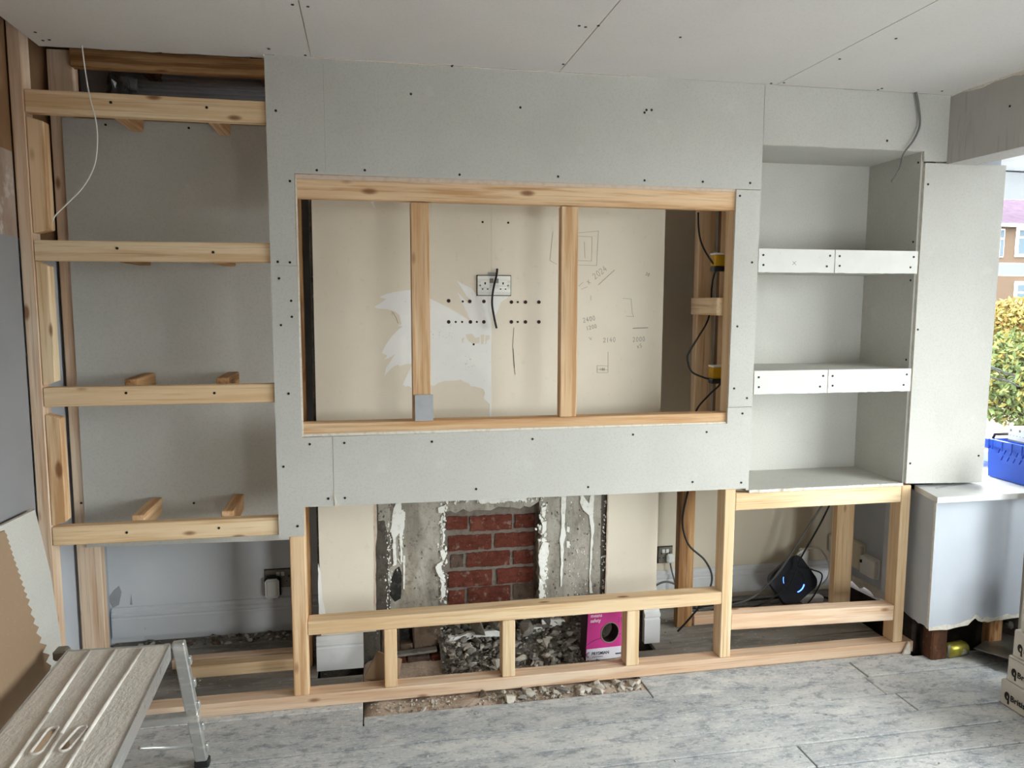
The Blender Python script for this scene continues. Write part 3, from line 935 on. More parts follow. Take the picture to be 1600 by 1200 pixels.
# old skirting returns left on the breast
def plinth(name, x0, x1, z1, y0, notch=False):
    pr = [(0, 0), (.03, 0), (.03, z1 - .05), (.024, z1 - .046), (.024, z1 - .04), (.032, z1 - .034), (.032, z1 - .022), (.02, z1 - .014), (.014, z1), (0, z1)]
    bm = bmesh.new()
    add_prism(bm, pr, x0, x1, 'YZ')
    for v in bm.verts: v.co.y = y0 - v.co.y
    bmesh.ops.recalc_face_normals(bm, faces=bm.faces)
    return bm


b_ = plinth('x', -.236, -.035, .15, .33)
obj('trim_2', b_, M_white, kind=ST)
obj('trim_3', plinth('x', 1.268, 1.345, .165, .33), M_white, kind=ST)

# hearth: back of the fire opening
hearth = cb_
bm = bmesh.new()
for (x0, x1, z0, z1, yy) in ((.045, .125, .03, .20, .35), (.185, .31, .03, .19, .352), (.125, .185, .03, .068, .353), (.125, .185, .15, .2, .346)):
    vs = add_box(bm, x0, x1, yy, .46, z0, z1, .006)
    for v in vs: v.co += Vector((rnd.uniform(-.003, .003), rnd.uniform(-.006, .004), rnd.uniform(-.003, .003)))
obj('hearth_block', bm, M_stoneb, cb_)
box('block_void', .12, .19, .40, .42, .06, .16, M_soot, cb_)
box('back_void', .30, 1.06, .46, .52, -.05, .20, M_darkren, cb_)
for x0 in (.05, .155, .26):
    box('brick', x0, x0 + .1, .285, .335, -.012, .034, M_brick if x0 != .155 else M_brickd, cb_, bev=.005)
bm = bmesh.new()
add_box(bm, .05, .29, .295, .34, .038, .05, .004, mtx=Matrix.Translation((.17, .3, .045)) @ Matrix.Rotation(math.radians(-3), 4, 'Y') @ Matrix.Translation((-.17, -.3, -.045)))
obj('stone_strip', bm, M_stone, cb_)
patch('plaster_lump', [(696, 1000), (700, 992), (722, 990), (730, 986), (782, 982), (784, 990), (745, 993), (725, 998), (712, 1000)], .36, M_plaster, cb_, .02, 7, 1.5)
patch('plaster_lump', [(807, 984), (822, 978), (848, 976), (842, 988), (838, 996), (828, 986), (812, 990)], .36, M_plaster, cb_, .02, 7, 1.5)
patch('plaster_lump', [(845, 966), (858, 965), (880, 966), (884, 973), (862, 976), (846, 974)], .36, M_plaster, cb_, .02, 7, 1.5)

# ------------------------------------------------------------------ rubble
G_R = 'loose rubble in the fireplace'
G_C = 'loose chips along the hearth edge'


def heap(x, y):
    return max(-.01, .012 + .16 * min(1, max(0, (y - .17) / .27)) * (0.75 + .25 * math.sin(x * 9)))


def stone(c, s, m, seed, label, group, name='rubble_stone', sub=1):
    bm = bmesh.new()
    stone_mesh(bm, Vector(c), s, random.Random(seed), sub)
    return obj(name, bm, m, label=label, cat='stone', group=group)


bm = bmesh.new()
NX, NY = 40, 14
gv = []
for j in range(NY + 1):
    for i in range(NX + 1):
        x = .30 + .76 * i / NX
        y = .15 + .31 * j / NY
        gv.append(bm.verts.new((x, y, heap(x, y) - .022 + .012 * noise.noise((x * 16, y * 16, 2)))))
for j in range(NY):
    for i in range(NX):
        a = j * (NX + 1) + i
        bm.faces.new((gv[a], gv[a + 1], gv[a + NX + 2], gv[a + NX + 1]))
obj('rubble_bed', bm, M_rbed, cb_, kind='stuff')
stone((.475, .335, .135), (.055, .02, .05), M_stone, 11, 'largest flat grey slab of rubble leaning in the fireplace', None, sub=2)
stone((.565, .33, .14), (.045, .02, .042), M_stone, 12, 'second flat grey slab of rubble, right of the largest one', None, sub=2)
stone((.70, .30, .118), (.062, .035, .036), M_stone, 13, 'big rough lump right of the middle short stud in the fireplace', None, sub=2)
stone((.80, .38, .135), (.055, .03, .055), M_stoned, 14, 'big sooty black rock at the back of the fireplace', None, sub=2)
stone((.905, .36, .14), (.022, .02, .06), M_stoneb, 15, 'tall brown stone upright at the back beside the pink box', None, sub=2)
stone((.66, .37, .165), (.05, .03, .025), M_stoneb, 16, 'brown stone under the plaster ledge behind the middle stud', None, sub=2)
stone((.655, .205, .022), (.035, .025, .016), M_stonew, 17, 'pale angular plaster chunk just right of the middle short stud', None, sub=1)
LBL = {0: 'small grey stone lying in the fireplace rubble', 1: 'small sooty black stone lying in the fireplace rubble', 2: 'small pale plaster lump lying in the fireplace rubble'}
for k in range(170):
    x = rnd.uniform(.31, .93)
    y = .165 + .28 * rnd.random() ** 1.1
    s = rnd.uniform(.009, .027)
    t = rnd.choices([0, 1, 2], [4, 5, 2])[0]
    stone((x, y, heap(x, y) + s * .1), (s * rnd.uniform(.9, 1.7), s * rnd.uniform(.4, 1), s * rnd.uniform(.35, 1)), (M_stone, M_stoned, M_stonew)[t], 100 + k, LBL[t], G_R)
bm = bmesh.new()
for k in range(1500):
    x = rnd.uniform(.30, 1.0)
    y = rnd.uniform(.15, .44)
    s = rnd.uniform(.002, .009)
    stone_mesh(bm, Vector((x, y, heap(x, y) - .002)), (s * rnd.uniform(1, 2.2), s * .8, s * rnd.uniform(.4, 1)), rnd, 0, rnd.choice([0, 0, 1, 1, 2]))
obj('rubble_gravel', bm, [M_stone, M_stoned, M_stonew], cb_, kind='stuff')
for k in range(46):
    x = .42 + .69 * rnd.random() ** .6
    y = rnd.uniform(-.088, -.012)
    s = rnd.uniform(.008, .024)
    t = rnd.choices([0, 2], [1, 3])[0]
    stone((x, y, -.012 + s * .35), (s * 1.4, s, s * .7), (M_stone, 0, M_stonew)[t], 400 + k, ('small grey chip', '', 'small white plaster chip')[t] + ' lying in the hearth gap before the sole plate', G_C, 'hearth_chip')
for k, (x, y) in enumerate([(.10, -.05), (.24, -.03), (.2, -.07)]):
    stone((x, y, -.012), (.026, .014, .006), M_stonew, 500 + k, 'flat pale plaster flake at the left end of the hearth gap', G_C, 'hearth_chip')
stone((.445, -.03, .0), (.022, .018, .022), M_stoneb, 520, 'brown grey stone sticking up in the hearth gap under the middle stud', None)
bm = bmesh.new()
for k in range(620):
    x = -.02 + 1.13 * (rnd.random() ** .55 if k > 90 else rnd.random())
    y = rnd.uniform(-.1, -.002)
    s = rnd.uniform(.002, .006)
    stone_mesh(bm, Vector((x, y, -.009)), (s * 1.4, s, s), rnd, 0, rnd.choice([0, 1, 1]))
for k in range(170):
    x, y = rnd.uniform(-.4, 2.4), rnd.uniform(-.8, -.11)
    s = rnd.uniform(.0015, .0045)
    stone_mesh(bm, Vector((x, y, .001)), (s * 1.4, s, s * .6), rnd, 1, 1)
for k in range(150):
    x, y = rnd.choice([rnd.uniform(1.2, 2.3), rnd.uniform(-1.1, -.3)]), rnd.uniform(.1, .7)
    s = rnd.uniform(.0015, .006)
    stone_mesh(bm, Vector((x, y, .001)), (s * 1.4, s, s * .6), rnd, 1, rnd.choice([0, 1]))
obj('plaster_crumbs', bm, [M_stone, M_stonew], floor, kind='stuff')

# ------------------------------------------------------------------ left alcove shelving frame
sf = empty('shelf_frame', (-1.14, 0, 0), 'bare timber shelf framing with four rungs filling the left alcove', 'timber frame')
XL = -1.142
timber('wall_stud', -1.186, -1.143, .0, .07, 0, 2.6, M_pine_red, sf)
timber('rear_stud', -1.186, -1.095, .345, .40, 0, 2.57, M_pine_red, sf)
for k, (z0, z1) in enumerate(((2.255, 2.332), (1.75, 1.822), (1.228, 1.298), (.713, .783))):
    timber('rung', XL, -.30, .0, .045, z0, z1, M_pine, sf, tilt=(.004, -.003, 0, .002)[k])
pscrews([(173, 160), (323, 168), (183, 388), (333, 394), (197, 614), (335, 614), (198, 832), (342, 825)], -.0002, sf, r=.005)
for k, (z0, z1) in enumerate(((1.845, 2.243), (1.305, 1.747), (.79, 1.2))):
    timber('packing_upright', XL, XL + (.055, .042, .05)[k], .003, .055, z0, z1, M_pine_warm if k != 1 else M_pine, sf, ends=(.012, .014))
for k, (z0, z1, yb) in enumerate(((2.262, 2.332, .318), (1.748, 1.815, .33), (1.252, 1.32, .30), (.735, .802, .318))):
    for x in (-.882, -.56):
        timber('shelf_bearer', x, x + .045, .047, yb, z0, z1, M_pine_warm if k in (0, 3) else M_pine_old, sf, ends=(.0, .02) if k != 2 else (0, 0))
bbp = prism('back_board', ragged([(-1.142, .602), (-.32, .588), (-.32, 2.312), (-1.14, 2.312)], [0], .001, .08, rnd), .332, .3445, [M_board, M_gyp], sf, two=True)
pscrews([(165, 195), (295, 200), (127, 786), (303, 786)], .332, bbp)
timber('rear_rail', -1.09, -.32, .346, .39, 2.30, 2.39, M_pine_old, sf)
timber('top_rail', -1.09, -.35, .30, .345, 2.497, 2.565, M_pine_old, sf)
timber('floor_rail', -.80, -.325, .33, .392, .0, .052, M_pine, sf, ends=(0, .012))
timber('rear_sole', -.86, -.325, .425, .47, .0, .045, M_pine_red, sf)
box('wall_liner', -1.07, -.42, .74, .76, 2.36, 2.60, material('ribbed_grey_sheet', '#A5A8AC', rough=.6, layers=[((2, 2, 120), 2, .4, .6, '#8A8D92', .9)], coord='world'), sf)
bm = bmesh.new()
for k in range(12):
    z = 2.385 + k * .0175
    add_box(bm, -1.07, -.42, .733, .741, z, z + .008)
obj('liner_ridge', bm, M_grey, sf, kind='stuff')
bm = bmesh.new()
for k in range(8):
    stone_mesh(bm, Vector((rnd.uniform(-1.06, -.98), .70, rnd.uniform(2.45, 2.56))), (.04, .02, .04), rnd, 2)
obj('plastic_wrap', bm, material('crumpled_clear_wrap', '#9AA0A2', rough=.2, spec=.8, layers=[(14, 3, .4, .7, '#5A5F61', .7)]), sf)

# ------------------------------------------------------------------ media wall
mw = empty('media_wall', (.6, 0, 0), 'grey plasterboard media wall with a large timber-edged television opening', 'stud wall')
YF = -.0125
g = .0012
rr = random.Random(9)
boards = [
    ([(-.342, 1.7405), (-.2485, 1.7405), (-.2485, 2.076), (1.612, 2.070), (1.6115, 2.4892), (-.342, 2.4892)], [(431, 173), (642, 147), (813, 168), (1018, 172), (1010, 172), (453, 283), (495, 266), (570, 266), (718, 273), (872, 276), (1007, 282), (1098, 284), (1172, 286), (706, 103), (434, 409), (453, 410), (1007, 176)]),
    ([(-.342, 1.5778), (-.247, 1.5778), (-.248, 1.7397), (-.342, 1.7397)], [(436, 435), (455, 470)]),
    ([(-.342, .706), (-.2475, .706), (-.246, .82), (-.134, .8195), (-.134, 1.092), (-.2455, 1.092), (-.247, 1.577), (-.342, 1.577)], [(456, 495), (439, 508), (451, 615), (443, 729), (484, 694), (513, 779), (465, 822)]),
    ([(-.132, .8195), (1.604, .813), (1.608, 1.166), (1.497, 1.166), (1.4965, 1.098), (-.132, 1.092)], [(538, 692), (539, 778), (675, 690), (744, 764), (832, 686), (989, 679), (1104, 675), (919, 761), (1082, 753), (1158, 754), (1160, 646)]),
    ([(1.498, 1.168), (1.608, 1.168), (1.611, 2.068), (1.503, 2.068)], [(1156, 306), (1175, 410), (1152, 510), (1147, 607), (1167, 622)]),
]
for k, (pl, sc) in enumerate(boards):
    pl = ragged(pl, range(len(pl)), .0003, .09, rr)
    b = prism('plasterboard', pl, YF, -.0005, [M_board, M_gyp if k != 0 else M_edge], mw, two=True)
    pscrews(sc, YF, b)
# score line and torn joint
bm = bmesh.new()
add_box(bm, -.1365, -.1358, YF - .0006, YF + .001, 2.09, 2.47)
obj('score_line', bm, M_pencil, mw)
patch('torn_joint', [(522, 772), (527, 786), (531, 789), (524, 792)], YF, M_gyp, mw, .004, 8, .4)
# opening frame and studs behind
timber('opening_head', -.245, 1.545, .0, .045, 1.988, 2.066, M_pine_warm, mw, tilt=.002)
box('edge_strip', -.2465, 1.502, -.006, -.0006, 2.059, 2.0745, M_edge, mw)
box('edge_strip', -.2455, 1.4955, -.006, -.0006, 1.0935, 1.104, M_gyp, mw)
box('edge_strip', -.2465, -.2405, -.009, -.0006, 1.105, 2.058, M_gyp, mw)
timber('opening_sill', -.245, 1.50, .0, .07, 1.098, 1.142, M_pine_warm, mw)
timber('left_jamb', -.305, -.247, .0, .07, .052, 2.48, M_pine_warm, mw)
timber('right_jamb', 1.502, 1.548, .0, .075, .815, 2.06, M_pine, mw)
timber('stud', .175, .246, .0, .045, 1.143, 1.985, M_pine_warm, mw)
timber('stud', .768, .838, .0, .045, 1.143, 1.985, M_pine_warm, mw)
timber('top_plate', -.30, 2.46, .0, .07, 2.43, 2.484, M_pine, mw)
gp = prism('offcut_block', rect(.183, .254, 1.144, 1.247), -.0145, -.002, [M_grey, M_gyp], mw, two=True, label='small grey plasterboard offcut at the foot of the left stud')
# rear ladder on the right of the opening
timber('rear_stud', 1.485, 1.56, .30, .345, .80, 2.40, M_pine, mw)
timber('rear_stud', 1.562, 1.596, .20, .245, .80, 2.40, M_pine, mw)
box('paper_back', 1.5975, 1.5995, .08, .345, .805, 2.26, M_brown, mw)
timber('noggin', 1.475, 1.52, .076, .345, 1.552, 1.628, M_pine, mw)
timber('rear_header', 1.34, 2.40, .36, .44, 2.06, 2.10, M_joist, mw)
timber('noggin', 1.504, 1.545, .076, .299, 2.02, 2.062, M_pine_old, mw)
timber('left_rear_post', -.30, -.255, .35, .40, .0, 2.40, M_pine_old, mw)

# ------------------------------------------------------------------ base frame
bf = empty('base_frame', (.6, 0, 0), 'low timber frame of sole plate, rail and short studs across the hearth', 'timber frame')
timber('sole_plate', -1.13, 2.465, -.003, .072, .0, .052, M_pine_red, bf)
timber('rail', -.2465, 1.503, .0, .075, .298, .353, M_pine, bf)
timber('short_stud', .05, .101, .0, .07, .0525, .297, M_pine, bf)
timber('short_stud', .533, .587, .0, .07, .0525, .297, M_pine, bf)
timber('short_stud', 1.072, 1.129, .0, .07, .0525, .297, M_pine, bf)

# ------------------------------------------------------------------ right cupboard frame
cf = empty('cupboard_frame', (1.95, 0, 0), 'open timber cupboard frame under the plasterboard niche on the right', 'timber frame')
timber('front_post', 1.504, 1.553, .0, .075, .0525, .812, M_pine, cf)
timber('front_post', 2.36, 2.408, .0, .075, .0525, .79, M_pine, cf)
timber('top_rail', 1.554, 2.3585, .0, .045, .714, .790, M_pine, cf)
timber('low_rail', 1.555, 2.36, .005, .075, .165, .236, M_pine_red, cf, tilt=.022)
timber('rear_post', 1.49, 1.57, .44, .485, .0, .80, M_pine_old, cf)
rp_ = timber('rear_post', 2.29, 2.385, .36, .405, .0, .78, M_pine, cf)
timber('rear_sole', 1.585, 2.40, .45, .50, .0, .05, M_pine_red, cf)

# ------------------------------------------------------------------ display niche
dn = empty('display_niche', (1.98, .0, .8), 'grey plasterboard niche with two thick shelves beside the bay', 'shelving')
T = .0125
header = ragged([(1.613, 2.252), (2.362, 2.254), (2.366, 2.212), (2.474, 2.214), (2.474, 2.4892), (1.6135, 2.4892)], [0], .002, .04, rr)
b = prism('header_board', header, YF, -.0005, [M_board, M_gyp], dn, two=True)
pscrews([(1386, 220)], YF, b)
b = prism('back_board', rect(1.60, 2.36, .79, 2.27), .350, .3625, M_board, dn)
for (z0, z1, sc) in ((.802, 1.222, []), (1.318, 1.736, [(1346, 438), (1423, 438), (1339, 545), (1339, 552), (1416, 562)]), (1.83, 2.27, [(1354, 271), (1435, 254), (1347, 385), (1427, 378)])):
    b = box('side_board', 2.36, 2.372, .002, .3495, z0, z1, M_board, dn)
    pts = []
    for x, y in sc:
        d = _rt * ((x - 800) / F_PX) + _up * ((600 - y) / F_PX) + _fw
        p = EYE + d * ((2.36 - EYE.x) / d.x)
        pts.append((p.y, p.z))
    if pts: screws(pts, 2.3594, b, axis='X')
box('left_board', 1.600, 1.612, .002, .3495, .802, 2.27, M_board, dn)
bm = bmesh.new()
add_prism(bm, [(.0, 2.253), (.349, 2.248), (.349, 2.26), (.0, 2.265)], 1.6125, 2.3595, 'YZ')
b = obj('top_board', bm, M_board, dn)
for (z0, z1, cut) in ((1.222, 1.318, 1.957), (1.736, 1.829, 1.963)):
    box('shelf_top', 1.6125, 2.3595, .0005, .3495, z1 - .012, z1, M_board, dn)
    box('shelf_base', 1.6125, 2.3595, .0005, .3495, z0, z0 + .012, M_board, dn)
    timber('shelf_core', 1.62, 2.35, .0005, .05, z0 + .013, z1 - .013, M_pine, dn)
    for a, b2 in ((1.6125, cut - .0015), (cut + .0015, 2.362)):
        q = ragged(rect(a, b2, z0 - .002, z1 + .002), [0, 1, 3], .0012, .02, rr)
        f = prism('fascia', q, YF, -.0005, [M_fascia, M_gyp], dn, two=True)
        h = z1 - z0
        if z0 > 1.5 and a < 1.7:
            bm = bmesh.new()
            c_ = xz(1241, 411, YF)
            for sg in (-1, 1):
                add_box(bm, -.011, .011, -.0005, .0005, -.0008, .0008, mtx=Matrix.Translation((c_[0], YF - .0004, c_[1])) @ Matrix.Rotation(sg * .75, 4, 'Y'))
            obj('pencil_cross', bm, M_pencil, f)
        screws([(a + .022, z0 + h * .3), (a + .02, z0 + h * .74), (b2 - .035, z0 + h * .27), (b2 - .022, z0 + h * .75)], YF - .0006, f)
bm = bmesh.new()
q = ragged([(1.6125, -.006), (2.3595, -.006), (2.3595, .3495), (1.6125, .3495)], [0], .003, .012, rr)
add_prism(bm, q, .7905, .803, 'XY', mi=0, ms=1)
obj('bottom_board', bm, [M_board, M_gyp], dn)

# ------------------------------------------------------------------ sockets, boxes, router


def socket(name, x0, x1, z0, z1, Y, m, label, holes=True, switch=M_wplast):
    e = empty(name, ((x0 + x1) / 2, Y, z0), label, 'socket', 'double wall sockets')
    box('face_plate', x0, x1, Y - .009, Y, z0, z1, m, e, bev=.002)
    box('back_rim', x0 - .003, x1 + .003, Y - .003, Y + .0005, z0 - .003, z1 + .003, M_black, e)
    W, H = x1 - x0, z1 - z0
    for s in (-1, 1):
        c = (x0 + x1) / 2 + s * W * .27
        bm = bmesh.new()
        zc = z0 + H * .55
        add_box(bm, c - .003, c + .003, Y - .0098, Y - .0085, zc, zc + .010)
        for d in (-.011, .011):
            add_box(bm, c + d - .0035, c + d + .0035, Y - .0098, Y - .0085, zc - .022, zc - .017)
        obj('pin_hole', bm, M_black, e, kind='stuff')
        box('pin_surround', c - .019, c + .019, Y - .0092, Y - .0088, zc - .028, zc + .016, m, e)
        cs = (x0 + x1) / 2 + s * .011
        box('switch', cs - .008, cs + .008, Y - .0125, Y - .0085, z1 - .032, z1 - .012, switch, e, bev=.001)
    bm = bmesh.new()
    for s in (-1, 1):
        add_cyl(bm, ((x0 + x1) / 2 + s * W * .42, Y - .0095, (z0 + z1) / 2), .004, .002, 'Y', 10)
    obj('plate_screw', bm, M_dsteel, e, kind='stuff')
    return e


socket('wall_socket', .478, .624, 1.636, 1.720, YB - .0015, M_steel, 'brushed steel double socket on the beige chimney breast behind the television opening', switch=M_dsteel)
socket('wall_socket', -.502, -.356, .224, .312, .765, M_dsteel, 'dull metal double socket low in the left alcove with a white adaptor in it')
socket('wall_socket', 1.525, 1.605, .208, .296, .80, M_dsteel, 'metal socket low on the right alcove wall with a white plug in it')
ad = empty('plug_adaptor', (-.463, .74, .2), 'white rounded plug-in adaptor with dark rim in the left alcove socket', 'adaptor')
bm = bmesh.new()
add_box(bm, -.502, -.425, .715, .7525, .182, .288, .014)
obj('rim', bm, M_black, ad)
bm = bmesh.new()
add_box(bm, -.497, -.431, .705, .718, .188, .282, .012)
obj('front', bm, M_wplast, ad)
pg = empty('plug', (1.585, .78, .22), 'white mains plug with grey flex in the right alcove socket', 'plug')
bm = bmesh.new()
add_box(bm, 1.565, 1.607, .758, .790, .212, .262, .01)
obj('body', bm, M_wplast, pg)
tube('flex', [(1.585, .77, .213), (1.595, .76, .16), (1.61, .73, .09), (1.64, .68, .03), (1.66, .66, .012)], .0045, M_gcable, pg)
# tv cable
tube('television_cable', [at(777, 420, YB - .012), at(776, 430, YB - .02), at(773, 442, YB - .035), at(770, 458, YB - .04), at(769, 475, YB - .035), at(772, 495, YB - .03), at(776, 513, YB - .028)], .0048, M_black, label='short black cable hanging over the steel double socket', cat='cable')
box('cable_grommet', .525, .56, YB - .004, YB - .0005, 1.716, 1.735, M_grey, cb_)
# hanging cables
tube('light_cable', [at(x, y, -.035) for x, y in ((128, 70), (133, 110), (140, 150), (150, 190), (152, 225), (147, 260), (130, 292), (105, 318), (88, 335), (81, 347))], .0023, M_wcable, label='thin white cable hanging from the ceiling over the left alcove', cat='cable')
tube('spur_cable', [at(1431, 144, -.03), at(1435, 165, -.03), at(1437, 195, -.03), at(1428, 218, -.035), at(1412, 240, -.035), at(1406, 262, -.045), at(1393, 284, -.05)], lambda t: .0052 - .002 * t, M_gcable, label='dark grey cable hanging from the ceiling beside the niche', cat='cable')
# wiring in the right of the opening
wires = tube('ladder_cable', [at(1091, 332, .27), at(1092, 362, .25), at(1098, 385, .2), at(1113, 410, .15), at(1123, 418, .14), at(1116, 428, .15), at(1112, 450, .2), at(1111, 470, .26), at(1106, 500, .24), at(1092, 525, .22), at(1078, 548, .22), at(1074, 560, .22), at(1080, 580, .22), at(1100, 590, .2), at(1125, 598, .16), at(1110, 615, .2), at(1094, 632, .22), at(1086, 645, .24)], .0042, M_black, label='black cable looping down the timber ladder right of the opening', cat='cable')
for nm, (xa, ya, xb, yb), lb in (('a', (1116, 398, 1136, 424), 'upper yellow wiring box behind the right jamb'), ('b', (1113, 574, 1131, 599), 'lower yellow wiring box behind the right jamb')):
    x0, z1 = xz(xa, ya, .14)
    x1, z0 = xz(xb, yb, .14)
    e = empty('wiring_box', ((x0 + x1) / 2, .15, z0), lb, 'wiring box', 'wiring boxes')
    box('body', x0, x1 + .02, .13, .18, z0 + .022, z1, M_yellow, e, bev=.003)
    box('cap', x0, x1 + .02, .128, .182, z1 + .0005, z1 + .008, M_wplast, e, bev=.001)
    box('connector', x0 - .004, x1 + .02, .125, .17, z0, z0 + .021, M_black, e, bev=.003)
# junction boxes on the right side wall of the cupboard


def side_box(name, y0, y1, z0, z1, d, m, label, extra=None):
    e = empty(name, (2.56, (y0 + y1) / 2, z0), label, 'electrical box')
    box('backplate', 2.548, 2.56, y0, y1, z0, z1, m, e, bev=.002)
    box('cover', 2.56 - d, 2.5475, y0 + .004, y1 - .004, z0 + .004, z1 - .004, m, e, bev=.006)
    if extra: extra(e)
    return e


side_box('phone_socket', .74, .84 - .05, .215, .32, .03, M_wplast, 'small white socket box in the back corner of the cupboard frame')
side_box('junction_box', .50, .64, .20, .345, .034, M_cplast, 'cream junction box on the side wall right of the rear post')
side_box('fibre_terminal', .375, .495, .195, .30, .04, M_wplast, 'white terminal box mounted right of the cream junction box', lambda e: box('port', 2.512, 2.5195, .47, .48, .26, .275, M_black, e))
# router
rt = empty('router', (2.17, .62, .02), 'dark rounded router with a blue light leaning among cables on the floor', 'router')
RM = Matrix.Translation((2.205, .60, .135)) @ Matrix.Rotation(math.radians(-20), 4, 'X') @ Matrix.Rotation(math.radians(-32), 4, 'Y')


def rrect(hw, hh, r, n=6):
    out = []
    for cxx, czz, a0 in ((hw - r, hh - r, 0), (-hw + r, hh - r, 90), (-hw + r, -hh + r, 180), (hw - r, -hh + r, 270)):
        for i in range(n + 1):
            a = math.radians(a0 + 90 * i / n)
            out.append((cxx + r * math.cos(a), czz + r * math.sin(a)))
    return out


def placed(name, bm, m, parent, mtx, **kw):
    bmesh.ops.transform(bm, verts=bm.verts, matrix=mtx)
    return obj(name, bm, m, parent, **kw)


bm = bmesh.new()
add_prism(bm, rrect(.118, .10, .045), -.015, .015)
placed('case', bm, M_navy, rt, RM)
bm = bmesh.new()
ring = [(.06 * math.cos(math.radians(a)), -.0155, .06 * math.sin(math.radians(a))) for a in range(0, 361, 15)]
add_tube(bm, ring, .0012, 5, False)
placed('ring', bm, M_black, rt, RM)
bm = bmesh.new()
ring = [(.06 * math.cos(math.radians(a)), -.0165, .06 * math.sin(math.radians(a))) for a in range(250, 312, 8)]
add_tube(bm, ring, .0032, 6, False)
placed('status_light', bm, M_led, rt, RM)
bm = bmesh.new()
ring = [(.06 * math.cos(math.radians(a)), -.0162, .06 * math.sin(math.radians(a))) for a in range(125, 160, 8)]
add_tube(bm, ring, .0014, 6, False)
placed('faint_light', bm, M_led, rt, RM)
cdef = [('data_cable', [(2.27, .36, .715), (2.22, .45, .52), (2.16, .55, .3), (2.10, .58, .18), (1.98, .60, .06), (1.80, .60, .02), (1.62, .58, .02)], .0055, M_gcable, 'grey cable sloping down left of the rear post into the floor tangle'),
        ('data_cable', [(2.285, .36, .70), (2.26, .46, .48), (2.22, .55, .28), (2.15, .54, .14), (2.0, .55, .04), (1.85, .57, .014), (1.66, .62, .014)], .0045, M_black, 'black cable sloping beside the grey one into the floor tangle'),
        ('router_lead', [(2.30, .66, .05), (2.40, .62, .10), (2.42, .60, .2), (2.36, .62, .3), (2.27, .66, .26), (2.26, .64, .18)], .005, M_wcable, 'pale looped lead right of the router'),
        ('router_lead', [(2.20, .56, .29), (2.21, .55, .23), (2.30, .57, .2), (2.38, .6, .15), (2.30, .55, .06), (2.2, .52, .015), (2.0, .5, .012)], .0038, M_black, 'thin black lead tangled over the router'),
        ('floor_cable', [(1.33, .55, .05), (1.40, .60, .13), (1.50, .62, .17), (1.60, .60, .12), (1.66, .50, .02), (1.72, .42, .01), (1.70, .3, .008), (1.56, .16, .006)], .0055, M_gcable, 'dark cable arching over the rail beside the right plinth'),
        ('floor_cable', [(1.52, .42, .70), (1.50, .43, .55), (1.52, .40, .44), (1.60, .38, .36), (1.63, .36, .28), (1.59, .33, .2), (1.52, .34, .1), (1.46, .36, .02)], .005, M_black, 'black cable curling in front of the brown rear post'),
        ('floor_cable', [(1.62, .63, .012), (1.85, .66, .012), (2.1, .68, .012), (2.35, .66, .02), (2.45, .6, .015)], .006, M_black, 'black cable lying along the floor behind the rear sole'),
        ('floor_cable', [(1.62, .55, .01), (1.8, .62, .01), (2.0, .60, .02), (2.3, .63, .02)], .005, M_gcable, 'grey cable lying along the floor in front of the router')]
for nm, pts, r_, m_, lb in cdef:
    tube(nm, pts, r_, m_, label=lb, cat='cable')
el = empty('extension_block', (2.33, .64, .0), 'white extension block with plug standing behind the router', 'extension lead')
bm = bmesh.new()
add_box(bm, 2.27, 2.40, .60, .65, .0, .035, .008)
obj('body', bm, M_wplast, el)
bm = bmesh.new()
add_box(bm, 2.285, 2.335, .655, .70, .036, .26, .01, mtx=Matrix.Rotation(math.radians(2), 4, 'X'))
obj('adaptor', bm, M_wplast, el)

# ------------------------------------------------------------------ pink cable box
pb = empty('cable_box', (1.03, .22, 0), 'magenta cable carton with round hole leaning behind the right short stud', 'carton')
PM = Matrix.Translation((1.043, .215, .118)) @ Matrix.Rotation(math.radians(12), 4, 'Z') @ Matrix.Rotation(math.radians(4.5), 4, 'Y') @ Matrix.Rotation(math.radians(-3), 4, 'X')
bm = bmesh.new()
hw, hh = .107, .115
add_prism(bm, rect(-hw, hw, -hh, hh), -.03, .03, holes=[circle(.010, .004, .045, 30)], mi=0, ms=1)
placed('carton', bm, [M_pink, M_pinkd], pb, PM)
bm = bmesh.new()
add_tube(bm, [(  .010 + .0455 * math.cos(2 * math.pi * i / 32), -.031, .004 + .0455 * math.sin(2 * math.pi * i / 32)) for i in range(33)], .0026, 6, False)
placed('hole_rim', bm, material('card_rim', '#8D8774', rough=.7), pb, PM)
bm = bmesh.new()
add_prism(bm, rect(-hw + .002, hw, -hh, -hh + .052), -.0308, -.0298)
placed('label', bm, M_label, pb, PM)
TX = Matrix.Rotation(math.pi / 2, 4, 'X')
text('lettering', 'PRYSMIAN', .0195, M_ink, pb, PM @ Matrix.Translation((-.079, -.0312, -hh + .023)) @ TX, bold=.0004)
text('lettering', 'means\nsafety', .023, M_inkw, pb, PM @ Matrix.Translation((-.094, -.0306, .080)) @ TX, bold=.0003)
bm = bmesh.new()
add_tube(bm, [(-.094 + .011 * math.cos(a), -.0312, -hh + .027 + .011 * math.sin(a)) for a in [math.radians(d) for d in range(60, 300, 20)]], .0016, 4, False)
add_tube(bm, [(-.094 + .006 * math.cos(a), -.0312, -hh + .027 + .006 * math.sin(a)) for a in [math.radians(d) for d in range(60, 300, 30)]], .0012, 4, False)
add_box(bm, -.075, -.02, -.0314, -.0306, -hh + .0135, -hh + .0155)
add_box(bm, .045, .10, -.0314, -.0306, -hh + .016, -hh + .022)
placed('logo_mark', bm, M_ink, pb, PM)
bm = bmesh.new()
add_tube(bm, [(-.106, -.0306, -.043), (-.08, -.0306, -.03), (-.055, -.0306, -.022), (-.028, -.0306, -.017)], .0011, 4)
